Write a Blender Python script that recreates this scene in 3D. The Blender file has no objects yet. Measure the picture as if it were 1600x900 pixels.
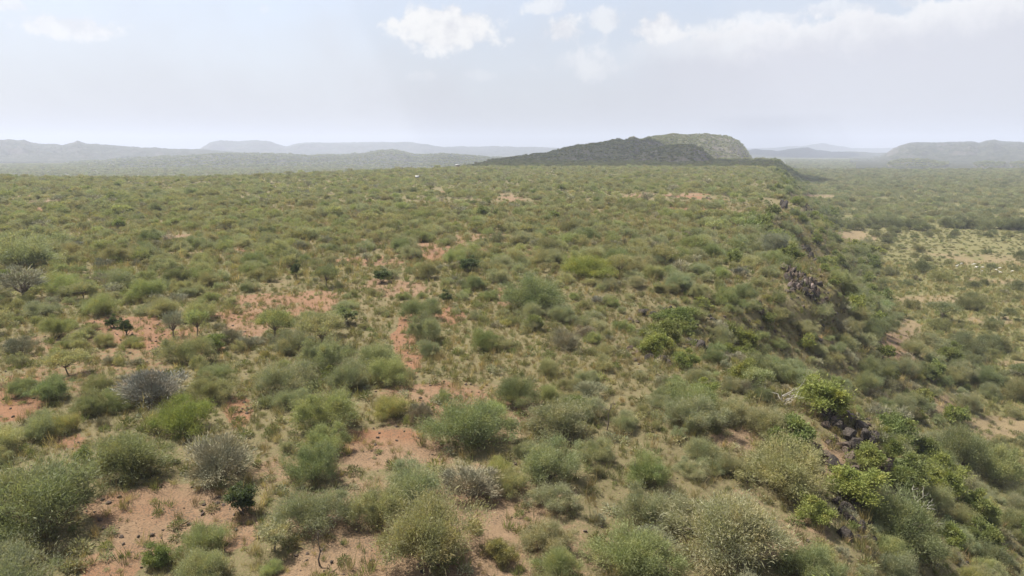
import bpy, math, random
import numpy as np

# ------------------------------------------------------------------ camera
S = bpy.context.scene
COL = S.collection
CAM_H = 20.0
PITCH = math.radians(11.5)
F = 1067.0                       # focal length in pixels of the 1600 px wide photograph
CP, SP = math.cos(PITCH), math.sin(PITCH)
cam_d = bpy.data.cameras.new('camera')
cam_d.sensor_width = 36.0
cam_d.lens = 36.0 * F / 1600.0
cam_d.clip_start = 0.5
cam_d.clip_end = 60000
cam = bpy.data.objects.new('camera', cam_d)
COL.objects.link(cam)
cam.location = (0, 0, CAM_H)
cam.rotation_euler = (math.pi / 2 - PITCH, 0, 0)
S.camera = cam

# ------------------------------------------------------------------ sun and view
SUN_EL, SUN_AZ = math.radians(60), math.radians(-62)      # azimuth from +Y, negative = left
sdir = np.array([math.sin(SUN_AZ) * math.cos(SUN_EL), math.cos(SUN_AZ) * math.cos(SUN_EL), math.sin(SUN_EL)])
sun_d = bpy.data.lights.new('sun', 'SUN')
sun_d.energy = 4.5
sun_d.angle = math.radians(0.6)
sun_d.color = (1.0, 0.955, 0.88)
sun = bpy.data.objects.new('sun', sun_d)
COL.objects.link(sun)
sun.location = (0, 0, 400)
from mathutils import Vector
sun.rotation_euler = Vector(sdir).to_track_quat('Z', 'Y').to_euler()
S.view_settings.view_transform = 'Standard'
S.view_settings.look = 'None'
EXPO = 1.2
S.view_settings.exposure = EXPO
S.view_settings.gamma = 1.0
S.view_settings.use_curve_mapping = False
S.render.engine = 'CYCLES'
S.cycles.max_bounces = 4
S.cycles.diffuse_bounces = 2
S.cycles.transmission_bounces = 2
S.cycles.volume_bounces = 1
S.cycles.transparent_max_bounces = 4
S.cycles.use_denoising = True
S.cycles.use_adaptive_sampling = False
S.cycles.volume_max_steps = 64

# ------------------------------------------------------------------ node helpers
def sock(nt, v, inp):
    if isinstance(v, bpy.types.NodeSocket):
        nt.links.new(v, inp)
    else:
        inp.default_value = v
def M_(nt, op, a, b=None, c=None, clamp=False):
    n = nt.nodes.new('ShaderNodeMath'); n.operation = op; n.use_clamp = clamp
    sock(nt, a, n.inputs[0])
    if b is not None: sock(nt, b, n.inputs[1])
    if c is not None: sock(nt, c, n.inputs[2])
    return n.outputs[0]
def VM(nt, op, a, b=None):
    n = nt.nodes.new('ShaderNodeVectorMath'); n.operation = op
    sock(nt, a, n.inputs[0])
    if b is not None:
        if op == 'SCALE': sock(nt, b, n.inputs['Scale'])
        else: sock(nt, b, n.inputs[1])
    return n.outputs[0]
def MIX(nt, fac, a, b, mode='MIX'):
    n = nt.nodes.new('ShaderNodeMix'); n.data_type = 'RGBA'; n.blend_type = mode
    sock(nt, fac, n.inputs[0]); sock(nt, a, n.inputs[6]); sock(nt, b, n.inputs[7])
    return n.outputs[2]
def NOISE(nt, vec, scale, detail=4, rough=0.55, dist=0.0):
    n = nt.nodes.new('ShaderNodeTexNoise')
    nt.links.new(vec, n.inputs['Vector'])
    n.inputs['Scale'].default_value = scale; n.inputs['Detail'].default_value = detail
    n.inputs['Roughness'].default_value = rough; n.inputs['Distortion'].default_value = dist
    return n.outputs['Fac']
def SS(nt, v, a, b):
    n = nt.nodes.new('ShaderNodeMapRange'); n.interpolation_type = 'SMOOTHSTEP'
    sock(nt, v, n.inputs['Value'])
    n.inputs['From Min'].default_value = a; n.inputs['From Max'].default_value = b
    n.inputs['To Min'].default_value = 0; n.inputs['To Max'].default_value = 1
    return n.outputs['Result']
def C(r, g, b): return (r, g, b, 1.0)

# ------------------------------------------------------------------ world: hazy sky with fair-weather cumulus
W = bpy.data.worlds.new('World'); S.world = W; W.use_nodes = True
nt = W.node_tree; nt.nodes.clear()
out = nt.nodes.new('ShaderNodeOutputWorld'); bg = nt.nodes.new('ShaderNodeBackground')
nt.links.new(bg.outputs[0], out.inputs[0])
sky = nt.nodes.new('ShaderNodeTexSky'); sky.sky_type = 'NISHITA'; sky.sun_disc = False
sky.sun_elevation = SUN_EL; sky.sun_rotation = SUN_AZ
sky.altitude = 900; sky.air_density = 1.0; sky.dust_density = 4.0; sky.ozone_density = 1.0
SKY_STRENGTH = 0.11
bg.inputs[1].default_value = SKY_STRENGTH
tc = nt.nodes.new('ShaderNodeTexCoord'); D = tc.outputs['Generated']
sep = nt.nodes.new('ShaderNodeSeparateXYZ'); nt.links.new(D, sep.inputs[0])
az = M_(nt, 'ARCTAN2', sep.outputs[0], sep.outputs[1])
el = M_(nt, 'ARCSINE', sep.outputs[2])
def px_dir(px, py):
    v = np.array([(px - 800) / F, 1.0, -(py - 450) / F])
    d = np.array([v[0], v[1] * CP + v[2] * SP, -v[1] * SP + v[2] * CP])
    return d / np.linalg.norm(d)
def azel(px, py):
    d = px_dir(px, py)
    return math.atan2(d[0], d[1]), math.asin(d[2])
n1 = NOISE(nt, D, 26, 9, 0.6, 0.15)
n2 = NOISE(nt, D, 70, 6, 0.6)
n3 = NOISE(nt, D, 7, 6, 0.55, 0.3)
pert = M_(nt, 'ADD', M_(nt, 'MULTIPLY', M_(nt, 'SUBTRACT', n1, 0.5), 3.4),
          M_(nt, 'MULTIPLY', M_(nt, 'SUBTRACT', n2, 0.5), 0.9))
white = 1.0 / SKY_STRENGTH / 2 ** EXPO
# thin milky veil through which the blue shows, thicker low down
veil = M_(nt, 'ADD', M_(nt, 'MULTIPLY', SS(nt, M_(nt, 'ABSOLUTE', el), 0.30, 0.02), 0.32), 0.60)
veil = M_(nt, 'ADD', veil, M_(nt, 'MULTIPLY', M_(nt, 'SUBTRACT', n3, 0.5), 0.35), clamp=True)
veil_col = MIX(nt, SS(nt, M_(nt, 'ABSOLUTE', el), 0.0, 0.13), C(0.575 * white, 0.575 * white, 0.60 * white), C(0.68 * white, 0.695 * white, 0.74 * white))
col = MIX(nt, veil, sky.outputs[0], veil_col)
cl_col = MIX(nt, SS(nt, n1, 0.35, 0.62), C(0.80 * white, 0.81 * white, 0.86 * white), C(1.0 * white, 1.0 * white, 1.0 * white))
CLOUDS = [  # pixel centre, radii, opacity
    (697, 48, 82, 48, 1.0), (112, 44, 64, 22, 0.75), (12, 8, 26, 13, 0.6), (880, 50, 32, 30, 0.8),
    (858, 10, 34, 17, 0.6), (947, 32, 38, 20, 0.6), (1030, 46, 44, 30, 0.95), (930, 105, 56, 32, 0.42),
    (745, 118, 34, 13, 0.25), (660, 120, 30, 11, 0.25), (412, 12, 11, 12, 0.3), (1210, 36, 80, 18, 0.55), (1120, 48, 60, 18, 0.45), (1310, 18, 80, 16, 0.5), (1415, 6, 26, 18, 0.5), (900, 100, 60, 24, 0.2)]
for (cx, cy, rx, ry, op) in CLOUDS:
    a0, e0 = azel(cx, cy)
    da = M_(nt, 'MULTIPLY', M_(nt, 'SUBTRACT', az, a0), F / rx / 1.02)
    de = M_(nt, 'MULTIPLY', M_(nt, 'SUBTRACT', el, e0), F / ry)
    # flat base: the lower half of each heap is cut short
    de = M_(nt, 'MULTIPLY', de, M_(nt, 'ADD', 1.0, M_(nt, 'MULTIPLY', M_(nt, 'LESS_THAN', de, 0.0), 0.35)))
    r = M_(nt, 'SQRT', M_(nt, 'ADD', M_(nt, 'MULTIPLY', da, da), M_(nt, 'MULTIPLY', de, de)))
    m = SS(nt, M_(nt, 'ADD', M_(nt, 'SUBTRACT', 0.92, r), M_(nt, 'MULTIPLY', pert, 0.70)), -0.05, 0.44)
    m = M_(nt, 'MULTIPLY', m, op)
    col = MIX(nt, m, col, cl_col)
# the big bank on the right: everything under a rising, ragged upper edge
a0, e0 = azel(1000, 58)
a1, e1 = azel(1400, 0)
sl = (e1 - e0) / (a1 - a0)
edge = M_(nt, 'SUBTRACT', M_(nt, 'ADD', e0, M_(nt, 'MULTIPLY', M_(nt, 'SUBTRACT', az, a0), sl)), el)
edge = M_(nt, 'ADD', edge, M_(nt, 'MULTIPLY', pert, 0.022))
bank = M_(nt, 'MULTIPLY', SS(nt, edge, 0.0, 0.012), SS(nt, M_(nt, 'ADD', az, M_(nt, 'MULTIPLY', pert, 0.05)), a0 - 0.10, a0 + 0.16))
bank = M_(nt, 'MULTIPLY', bank, M_(nt, 'ADD', 0.40, M_(nt, 'MULTIPLY', SS(nt, edge, 0.16, 0.0), 0.52)))
bank_col = MIX(nt, SS(nt, M_(nt, 'ADD', edge, M_(nt, 'MULTIPLY', M_(nt, 'SUBTRACT', n3, 0.5), 0.08)), 0.06, 0.0),
               C(0.70 * white, 0.70 * white, 0.765 * white), C(0.95 * white, 0.95 * white, 0.96 * white))
col = MIX(nt, bank, col, bank_col)
# the same broken cumulus goes on over the rest of the sky, higher up
hi = M_(nt, 'MULTIPLY', SS(nt, NOISE(nt, D, 4.5, 8, 0.6, 0.2), 0.54, 0.66), SS(nt, el, 0.24, 0.40))
col = MIX(nt, M_(nt, 'MULTIPLY', hi, 0.8), col, cl_col)
nt.links.new(col, bg.inputs[0])

# ------------------------------------------------------------------ numpy helpers
rng = np.random.default_rng(7)
random.seed(7)
def _hash(ix, iy, seed):
    h = (ix.astype(np.int64) * 374761393 + iy.astype(np.int64) * 668265263 + seed * 974634541) & 0xffffffff
    h = ((h ^ (h >> 13)) * 1274126177) & 0xffffffff
    h = h ^ (h >> 16)
    return (h & 0xffffff) / float(0xffffff)
def vnoise(x, y, seed=0):
    ix, iy = np.floor(x), np.floor(y)
    fx, fy = x - ix, y - iy
    fx = fx * fx * (3 - 2 * fx); fy = fy * fy * (3 - 2 * fy)
    a = _hash(ix, iy, seed); b = _hash(ix + 1, iy, seed); c = _hash(ix, iy + 1, seed); d = _hash(ix + 1, iy + 1, seed)
    return (a * (1 - fx) + b * fx) * (1 - fy) + (c * (1 - fx) + d * fx) * fy
def fbm(x, y, lam, seed=0, octs=4, gain=0.5):
    x = np.asarray(x, float) / lam; y = np.asarray(y, float) / lam
    t = 0; amp = 1; tot = 0
    for o in range(octs):
        t = t + amp * (vnoise(x, y, seed + o * 17) - 0.5); tot += amp
        amp *= gain; x = x * 2.03 + 11.3; y = y * 2.03 + 5.7
    return 2 * t / tot
def sstep(v, a, b):
    t = np.clip((v - a) / (b - a), 0, 1)
    return t * t * (3 - 2 * t)

# ------------------------------------------------------------------ terrain
def edge_x(y):
    y = np.asarray(y, float)
    return (0.38 * y + 7.0 - 17 * np.exp(-((y - 86) / 17) ** 2) + 4 * np.exp(-((y - 122) / 12) ** 2)
            + 7 * np.exp(-((y - 292) / 26) ** 2) - 9 * np.exp(-((y - 205) / 30) ** 2)
            + 5 * fbm(y, y * 0 + 3.1, 45, 5, 3) * sstep(y, 20, 90))
def edge_s(x, y):
    return (np.asarray(x, float) - edge_x(y)) * 0.935
PS = np.array([-60, -40, -22, -10, -3, 0, 2.5, 6, 12, 20, 27, 34, 48, 80])
PZ = np.array([0, 0, -0.6, -1.7, -2.8, -3.8, -6.4, -8.8, -13.2, -18.2, -21.3, -22.6, -23.2, -23.4])
CS = np.array([-60, -40, -20, -8, 0, 2.5, 4.5, 8, 13, 20, 27, 34, 48, 80])
CZ = np.array([0, 0, -0.4, -1.1, -2.4, -3.2, -9.5, -11.8, -14.6, -18.4, -21.3, -22.6, -23.2, -23.4])
RA = np.array([-3, -.75, -.47, -.28, -.094, -.04, 0.05, .4])
RY = np.array([400, 435, 455, 560, 700, 940, 1500, 1300])
def ground_z(x, y):
    x = np.asarray(x, float); y = np.asarray(y, float)
    s = edge_s(x, y)
    base_s = (x - (0.38 * y + 7.0)) * 0.935          # the foot of the slope runs straight
    k = sstep(s, -6, 34)
    ss = s * (1 - k) + np.minimum(s, base_s + 6) * k
    z = np.interp(ss, PS, PZ)
    zc = np.interp(ss, CS, CZ)
    cw = np.clip(np.exp(-((y - 54) / 7) ** 2) + np.exp(-((y - 120) / 13) ** 2) + np.exp(-((y - 292) / 12) ** 2), 0, 1)
    z = z * (1 - cw) + zc * cw
    z = z + (1 - sstep(s, -25, 0)) * (0.9 * fbm(x, y, 70, 1, 3)) * sstep(np.hypot(x, y), 10, 60)
    slope = sstep(s, -6, 3) * (1 - sstep(s, 20, 36))
    z = z + slope * 1.5 * fbm(x, y, 14, 2, 3) + sstep(s, 30, 50) * 0.7 * fbm(x, y, 60, 3, 3)
    rim = np.interp(x / np.maximum(y, 1.0), RA, RY)
    rd = -34 * sstep(y, rim, rim + 260)
    z = np.minimum(z, rd + 0.9 * fbm(x, y, 70, 1, 3) + np.where(rd < -1, 4 * fbm(x, y, 400, 9, 3), 0))
    r = np.hypot(x, y)
    z = z + 0.12 * fbm(x, y, 2.2, 4, 3) * (r < 400) + 0.35 * fbm(x, y, 9, 6, 2) * (r < 900)
    return z
def project(x, y, z):
    h = z - CAM_H
    dep = y * CP - h * SP
    up = y * SP + h * CP
    dep = np.where(dep < 0.5, 0.5, dep)
    return 800 + F * x / dep, 450 - F * up / dep, dep
def ray_hit(px, py, zf=ground_z):
    d = px_dir(px, py)
    t = np.concatenate([np.arange(12, 400, 0.25), np.arange(400, 4000, 4)])
    P = np.array([0, 0, CAM_H]) + t[:, None] * d
    below = P[:, 2] < zf(P[:, 0], P[:, 1])
    i = int(np.argmax(below)) if below.any() else len(t) - 1
    return P[i]
def z_at(py, y):      # world height seen at row py at forward distance y
    u = (450 - py) / F
    return CAM_H + y * (u * CP - SP) / (CP + u * SP)

# bare ground: pixel ellipses turned into places on the ground (cx, cy, rx, ry, strength, redness)
BARE = np.array([
    (265, 818, 140, 60, 1, .38), (185, 795, 70, 30, 1, .55), (610, 708, 95, 24, 1, .35), (600, 683, 60, 14, .9, .9),
    (636, 545, 26, 46, 1, .9), (700, 492, 26, 14, .9, .8), (640, 505, 18, 26, .7, .7), (285, 538, 75, 17, 1, 1),
    (215, 515, 90, 20, .8, .65), (22, 640, 60, 22, 1, 1), (20, 600, 45, 14, .7, .9), (385, 500, 45, 34, .7, .5),
    (500, 470, 32, 20, .9, .55), (420, 468, 62, 9, .8, .6), (620, 452, 55, 15, .8, .35), (585, 408, 60, 9, .6, .6),
    (740, 372, 70, 8, .6, .4), (788, 462, 12, 22, .7, .5), (375, 648, 22, 30, .7, .85), (865, 782, 45, 28, .6, .5),
    (1180, 682, 60, 22, .9, .1), (1165, 790, 55, 34, .4, .3), (1235, 845, 80, 48, .5, .15), (1305, 712, 26, 36, .7, .08),
    (175, 885, 45, 28, .7, .55), (600, 880, 40, 26, .5, .5), (110, 690, 26, 14, .6, .7), (545, 690, 30, 18, .8, .6),
    (1410, 530, 36, 36, .9, .3), (1330, 372, 38, 12, 1, .15), (1465, 638, 26, 22, 1, .35), (1555, 668, 60, 18, 1, .35),
    (1550, 502, 42, 9, .8, .2), (1582, 568, 28, 5, 1, .4), (1440, 470, 70, 10, .6, .15), (1270, 309, 45, 5, 1, .2),
    (150, 560, 170, 60, .42, .6), (430, 480, 150, 40, .34, .5), (620, 470, 120, 55, .30, .5), (300, 700, 200, 60, .25, .5), (900, 395, 60, 8, .4, .4), (330, 395, 60, 8, .4, .5), (60, 470, 60, 10, .4, .6), (690, 275, 60, 4, .35, .8)])
def bare_mask(x, y, z):
    px, py, dep = project(x, y, z)
    wob = 0.35 * fbm(x, y, 3.0, 31, 3)
    b = np.zeros_like(px); red = np.zeros_like(px); wt = np.zeros_like(px) + 1e-6
    for (cx, cy, rx, ry, st, rd) in BARE:
        r = np.sqrt(((px - cx) / rx) ** 2 + ((py - cy) / ry) ** 2) + wob * 1.3
        m = st * (1 - sstep(r, 0.72, 1.22)) * (y > 5)
        b = np.maximum(b, m); red += m * rd; wt += m
    s = edge_s(x, y)
    n = fbm(x, y, 26, 41, 4)
    plate = (1 - sstep(s, -22, -6))
    g = sstep(n, 0.22, 0.48) * 0.75 * plate * (1 - 0.55 * sstep(np.hypot(x, y), 200, 600))
    val = sstep(s, 30, 42)
    g = np.maximum(g, val * sstep(fbm(x, y, 16, 43, 4), 0.16, 0.42) * 0.62 * (1 - sstep(np.hypot(x, y), 300, 420)))
    redn = np.clip(0.55 + 0.9 * fbm(x, y, 40, 47, 3), 0, 1) * plate
    red = (red + redn * np.maximum(g, 0.02)) / (wt + np.maximum(g, 0.02))
    return np.maximum(b, g), red, s

def new_mesh(name, V, quads=None, tris=None, smooth=False):
    me = bpy.data.meshes.new(name)
    faces = []
    nq = 0 if quads is None else len(quads); ntri = 0 if tris is None else len(tris)
    me.vertices.add(len(V)); me.vertices.foreach_set('co', np.asarray(V, np.float32).ravel())
    loops = np.concatenate([np.asarray(quads, np.int32).ravel() if nq else np.zeros(0, np.int32),
                            np.asarray(tris, np.int32).ravel() if ntri else np.zeros(0, np.int32)])
    me.loops.add(len(loops)); me.loops.foreach_set('vertex_index', loops)
    starts = np.concatenate([np.arange(nq) * 4, nq * 4 + np.arange(ntri) * 3]).astype(np.int32)
    me.polygons.add(nq + ntri); me.polygons.foreach_set('loop_start', starts)
    if smooth: me.polygons.foreach_set('use_smooth', np.ones(nq + ntri, bool))
    me.update(calc_edges=True); me.validate()
    return me
def link(name, data, loc=None, parent=None, **props):
    o = bpy.data.objects.new(name, data); COL.objects.link(o)
    if parent is not None: o.parent = parent
    if loc is not None: o.location = loc
    for k, v in props.items(): o[k] = v
    return o
def grid_quads(nr, nc, wrap=False):
    i = np.arange(nr - 1)[:, None]; j = np.arange(nc if wrap else nc - 1)[None, :]
    j2 = (j + 1) % nc
    a = i * nc + j; b = i * nc + j2
    return np.stack([a, b, b + nc, a + nc], -1).reshape(-1, 4)

# ---- materials for the ground and hills
def new_mat(name):
    m = bpy.data.materials.new(name); m.use_nodes = True
    n = m.node_tree; n.nodes.clear()
    o = n.nodes.new('ShaderNodeOutputMaterial'); b = n.nodes.new('ShaderNodeBsdfPrincipled')
    n.links.new(b.outputs[0], o.inputs[0])
    b.inputs['Roughness'].default_value = 0.9
    b.inputs['Specular IOR Level'].default_value = 0.15
    return m, n, b, o
def pos(n):
    g = n.nodes.new('ShaderNodeNewGeometry'); return g.outputs['Position'], g
def bump(n, b, h, strength, dist):
    bn = n.nodes.new('ShaderNodeBump'); bn.inputs['Strength'].default_value = strength; bn.inputs['Distance'].default_value = dist
    n.links.new(h, bn.inputs['Height']); n.links.new(bn.outputs[0], b.inputs['Normal'])

mat_ground, n, b, _ = new_mat('soil_and_litter')
P, g = pos(n)
at = n.nodes.new('ShaderNodeAttribute'); at.attribute_name = 'soil'
sp3 = n.nodes.new('ShaderNodeSeparateColor'); n.links.new(at.outputs['Color'], sp3.inputs[0])
bare_s, red_s, val_s = sp3.outputs
nA = NOISE(n, P, 0.35, 6, 0.6); nB = NOISE(n, P, 1.7, 6, 0.65); nC = NOISE(n, P, 9.0, 5, 0.7); nD = NOISE(n, P, 0.05, 4)
tan = MIX(n, nB, C(.148, .096, .055), C(.235, .162, .098))
redc = MIX(n, nB, C(.150, .074, .038), C(.235, .126, .070))
soil = MIX(n, SS(n, M_(n, 'ADD', red_s, M_(n, 'MULTIPLY', M_(n, 'SUBTRACT', nA, .5), .9)), .25, .75), tan, redc)
sand = MIX(n, nB, C(.150, .112, .060), C(.225, .172, .094))
soil = MIX(n, val_s, soil, sand)
soil = MIX(n, SS(n, M_(n, 'ADD', nC, M_(n, 'MULTIPLY', M_(n, 'SUBTRACT', nA, .5), .35)), .50, .62), soil, C(.095, .070, .046))          # gravel, dung, dead twigs
litter = MIX(n, nB, C(.100, .078, .042), C(.195, .150, .085))
litter = MIX(n, SS(n, nC, .40, .62), litter, C(.110, .104, .042))
litter_v = MIX(n, nB, C(.092, .085, .037), C(.185, .156, .070))
litter_v = MIX(n, SS(n, nC, .45, .65), litter_v, C(.105, .112, .042))
litter = MIX(n, val_s, litter, litter_v)
f = SS(n, M_(n, 'ADD', bare_s, M_(n, 'MULTIPLY', M_(n, 'SUBTRACT', nB, .5), 1.1)), .28, .62)
far_c = MIX(n, SS(n, NOISE(n, P, .03, 6, .7), .38, .62), C(.040, .044, .021), (.088, .088, .042, 1))
gc = MIX(n, M_(n, 'MULTIPLY', at.outputs['Alpha'], .9), MIX(n, f, litter, soil), far_c)
n.links.new(gc, b.inputs['Base Color'])
bump(n, b, M_(n, 'ADD', nC, M_(n, 'MULTIPLY', nB, 2.0)), 0.8, 0.12)

def hill_material(name, scrub_a, scrub_b, rock_a, rock_b, sc):
    m, n, b, _ = new_mat(name)
    P, g = pos(n)
    a_ = NOISE(n, P, 0.012 * sc, 6, .6); b_ = NOISE(n, P, 0.09 * sc, 5, .65); c_ = NOISE(n, P, 0.004 * sc, 4)
    spn = n.nodes.new('ShaderNodeSeparateXYZ'); n.links.new(g.outputs['Normal'], spn.inputs[0])
    scrub = MIX(n, SS(n, b_, .40, .60), C(*scrub_a), C(*scrub_b))
    rock = MIX(n, b_, C(*rock_a), C(*rock_b))
    f = SS(n, M_(n, 'ADD', spn.outputs[2], M_(n, 'MULTIPLY', M_(n, 'SUBTRACT', a_, .5), .9)), .93, .78)
    f = M_(n, 'MAXIMUM', M_(n, 'MULTIPLY', f, .85), M_(n, 'MULTIPLY', SS(n, a_, .55, .68), .6))
    n.links.new(MIX(n, f, scrub, rock), b.inputs['Base Color'])
    bump(n, b, b_, 1.0, 4.0 / sc)
    return m
mat_mesa = hill_material('mesa_scrub', (.048, .052, .024), (.105, .102, .050), (.10, .086, .070), (.21, .180, .148), 1.6)
mat_hills = hill_material('hill_scrub', (.024, .027, .014), (.060, .061, .032), (.055, .049, .041), (.125, .108, .09), 1.0)

# ---- ground sheet: polar grid, fine ahead of the viewpoint
th = np.concatenate([np.radians(np.arange(-48, 48, 0.19)), np.radians(np.arange(48, 312, 6.0))])
r = [0.5]
while r[-1] < 12000:
    q = r[-1]
    r.append(q * (1.35 if q < 16 else 1.0115 if q < 160 else 1.016 if q < 900 else 1.05) + 0.02)
r = np.array(r)
X = r[:, None] * np.sin(th)[None, :]; Y = r[:, None] * np.cos(th)[None, :]
Z = ground_z(X.ravel(), Y.ravel())
me = new_mesh('ground', np.stack([X.ravel(), Y.ravel(), Z], -1), grid_quads(len(r), len(th), True), smooth=True)
bm_, rd_, s_ = bare_mask(X.ravel(), Y.ravel(), Z)
ca = me.color_attributes.new('soil', 'FLOAT_COLOR', 'POINT')
ca.data.foreach_set('color', np.stack([bm_, rd_, sstep(s_, 12, 32), sstep(np.hypot(X.ravel(), Y.ravel()), 650, 1400)], -1).astype(np.float32).ravel())
me.materials.append(mat_ground)
ground = link('ground', me, kind='structure', label='red and tan soil of the plateau, its long side slope and the sandy valley floor', category='ground')

# ---- hills
HILLS = []
def hill(name, label, prof, dist, front, back, base, mat, amp=0.10, lam=120, ncol=420, nrow=150, steep=1.0, top=0.0, z_extra=None, seed=60):
    """columns fan out from the viewpoint's ground point; prof = skyline (column px, row px); dist = crest distance"""
    pp = np.array(prof, float)
    pxs = np.linspace(pp[0, 0], pp[-1, 0], ncol)
    yc = np.interp(pxs, [d[0] for d in dist], [d[1] for d in dist])
    rows = np.interp(pxs, pp[:, 0], pp[:, 1])
    ends = np.clip(np.minimum(np.arange(ncol), np.arange(ncol)[::-1]) / 30, 0, 1)
    rows = rows + 1.5 * fbm(pxs, pxs * 0 + seed, 22, seed, 4, .6) * ends
    crest = z_at(rows, yc)
    tt = np.linspace(-1, 1, nrow)
    T = tt[:, None]
    YY = yc[None, :] + np.where(T < 0, T * front, T * back)
    XX = (pxs[None, :] - 800) / F * (yc[None, :] * CP) / yc[None, :] * YY
    shape = np.where(T < 0, 1 - sstep(-T, top, 1.0) ** steep, 1 - sstep(T, 0.1, 1))
    hgt = np.maximum(crest - base, 0)[None, :]
    nz = fbm(XX, YY, lam, seed, 5, .55)
    rid = 1 - np.abs(fbm(XX, YY, lam * .8, seed + 3, 4, .55)) * 2
    ZZ = base + hgt * shape * (1 + amp * 0.35 * nz) + hgt * amp * (rid - 0.6) * shape * (1 - shape) * 3.0 + amp * 8 * fbm(XX, YY, 22, seed + 5, 3) * sstep(hgt * shape, 1, 12)
    ZZ = np.where(hgt * shape < 0.4, base - 3.0, ZZ)
    V = np.stack([XX.ravel(), YY.ravel(), ZZ.ravel()], -1)
    me = new_mesh(name, V, grid_quads(nrow, ncol), smooth=True)
    me.materials.append(mat)
    o = link(name, me, kind='structure', label=label, category='hill')
    HILLS.append((XX, YY, ZZ, hgt * shape, o))
    return o
hill('mesa', 'rocky scrub-covered mesa with a steep rocky end, partly in cloud shadow',
     [(735, 262), (770, 252), (800, 248), (850, 241), (900, 231), (930, 226), (960, 220), (966, 219), (975, 221), (985, 216), (992, 215.5), (1000, 219),
      (1010, 215), (1050, 212), (1075, 213), (1100, 211), (1120, 212), (1140, 215), (1152, 221), (1162, 231), (1172, 246), (1184, 262), (1200, 273)],
     [(735, 1150), (990, 1500), (1060, 1800), (1200, 2000)], 700, 700, -27, mat_mesa, amp=.34, lam=150, ncol=520, nrow=170, seed=61)
hill('mesa_spur', 'dark lower spur in front of the mesa, lying wholly in cloud shadow',
     [(960, 262), (985, 246), (1010, 235), (1030, 231), (1050, 228), (1070, 227), (1085, 227), (1096, 231), (1108, 243), (1122, 257), (1140, 270), (1165, 278), (1190, 284)],
     [(960, 1180), (1190, 1040)], 270, 330, -27, mat_mesa, amp=.26, lam=90, ncol=330, nrow=110, seed=67)
hill('ridge', 'long hazy escarpment ridge with pale rock faces behind the low foothills',
     [(-140, 226), (-60, 224), (0, 221), (40, 222), (50, 225), (62, 227), (98, 229), (112, 226), (122, 224), (135, 226), (160, 227), (190, 230), (225, 232), (313, 234.5), (380, 238), (430, 246)],
     [(-140, 4200), (430, 4700)], 1500, 900, -30, mat_hills, amp=.75, lam=420, ncol=620, nrow=220, steep=2.2, seed=71, top=.03)
hill('flat_topped_ridge', 'pale flat-topped ridge on the far skyline with a notch in the middle',
     [(290, 240), (313, 233), (330, 225), (345, 222), (375, 223), (400, 221), (425, 222), (440, 227), (448, 229), (465, 225), (480, 223), (540, 223), (600, 222.5),
      (640, 224), (670, 226), (695, 230), (740, 230), (790, 229), (850, 231), (900, 234)],
     [(290, 6600), (900, 7800)], 1400, 900, -30, mat_hills, amp=.65, lam=500, nrow=200, steep=2.0, seed=75, top=.04)
hill('foothills', 'low rolling scrub foothills beyond the rim of the plateau',
     [(-160, 260), (0, 262), (60, 258), (150, 252), (220, 248), (300, 243), (350, 241), (400, 240), (440, 242), (470, 244), (540, 243), (575, 240), (590, 237), (612, 236),
      (630, 238), (648, 243), (690, 241), (720, 243), (760, 246), (830, 250)],
     [(-160, 2300), (300, 2900), (830, 3300)], 1100, 900, -33, mat_hills, amp=.60, lam=200, ncol=620, nrow=190, seed=79)
hill('flat_topped_hill', 'broad hazy flat-topped hill across the valley with a small knoll on top',
     [(1330, 250), (1375, 244), (1388, 238), (1395, 233), (1405, 228), (1420, 225), (1440, 224), (1480, 223), (1515, 222), (1528, 224), (1540, 221), (1552, 220.5), (1565, 223), (1600, 225), (1700, 227), (1800, 232)],
     [(1330, 4200), (1800, 3800)], 1500, 900, -26, mat_hills, amp=.60, lam=280, steep=1.6, ncol=500, nrow=170, seed=83, top=.03)
hill('valley_knolls', 'low scrubby knolls on the valley floor below the far flat-topped hill',
     [(1340, 262), (1385, 256), (1400, 253), (1425, 249), (1445, 249), (1470, 254), (1500, 257), (1540, 254), (1580, 256), (1620, 253), (1720, 256)],
     [(1340, 2300), (1720, 2100)], 520, 600, -25, mat_hills, amp=.40, lam=120, ncol=400, nrow=110, seed=87)
hill('far_hills', 'small blue hills at the far end of the valley beside the mesa',
     [(1120, 240), (1170, 234), (1182, 232), (1195, 234), (1215, 236), (1232, 233), (1250, 231.5), (1262, 231), (1275, 234), (1300, 238), (1340, 237), (1380, 239), (1430, 242)],
     [(1120, 5600), (1430, 5200)], 900, 700, -28, mat_hills, amp=.25, lam=300, ncol=300, nrow=80, seed=91)
hill('horizon_hills', 'faintest range of hills on the horizon at the end of the valley',
     [(1150, 233), (1220, 230), (1250, 228), (1270, 225), (1285, 223), (1300, 226), (1330, 231), (1400, 231), (1460, 233)],
     [(1150, 9300), (1460, 9300)], 800, 600, -28, mat_hills, amp=.2, lam=600, ncol=220, nrow=60, seed=95)

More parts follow.
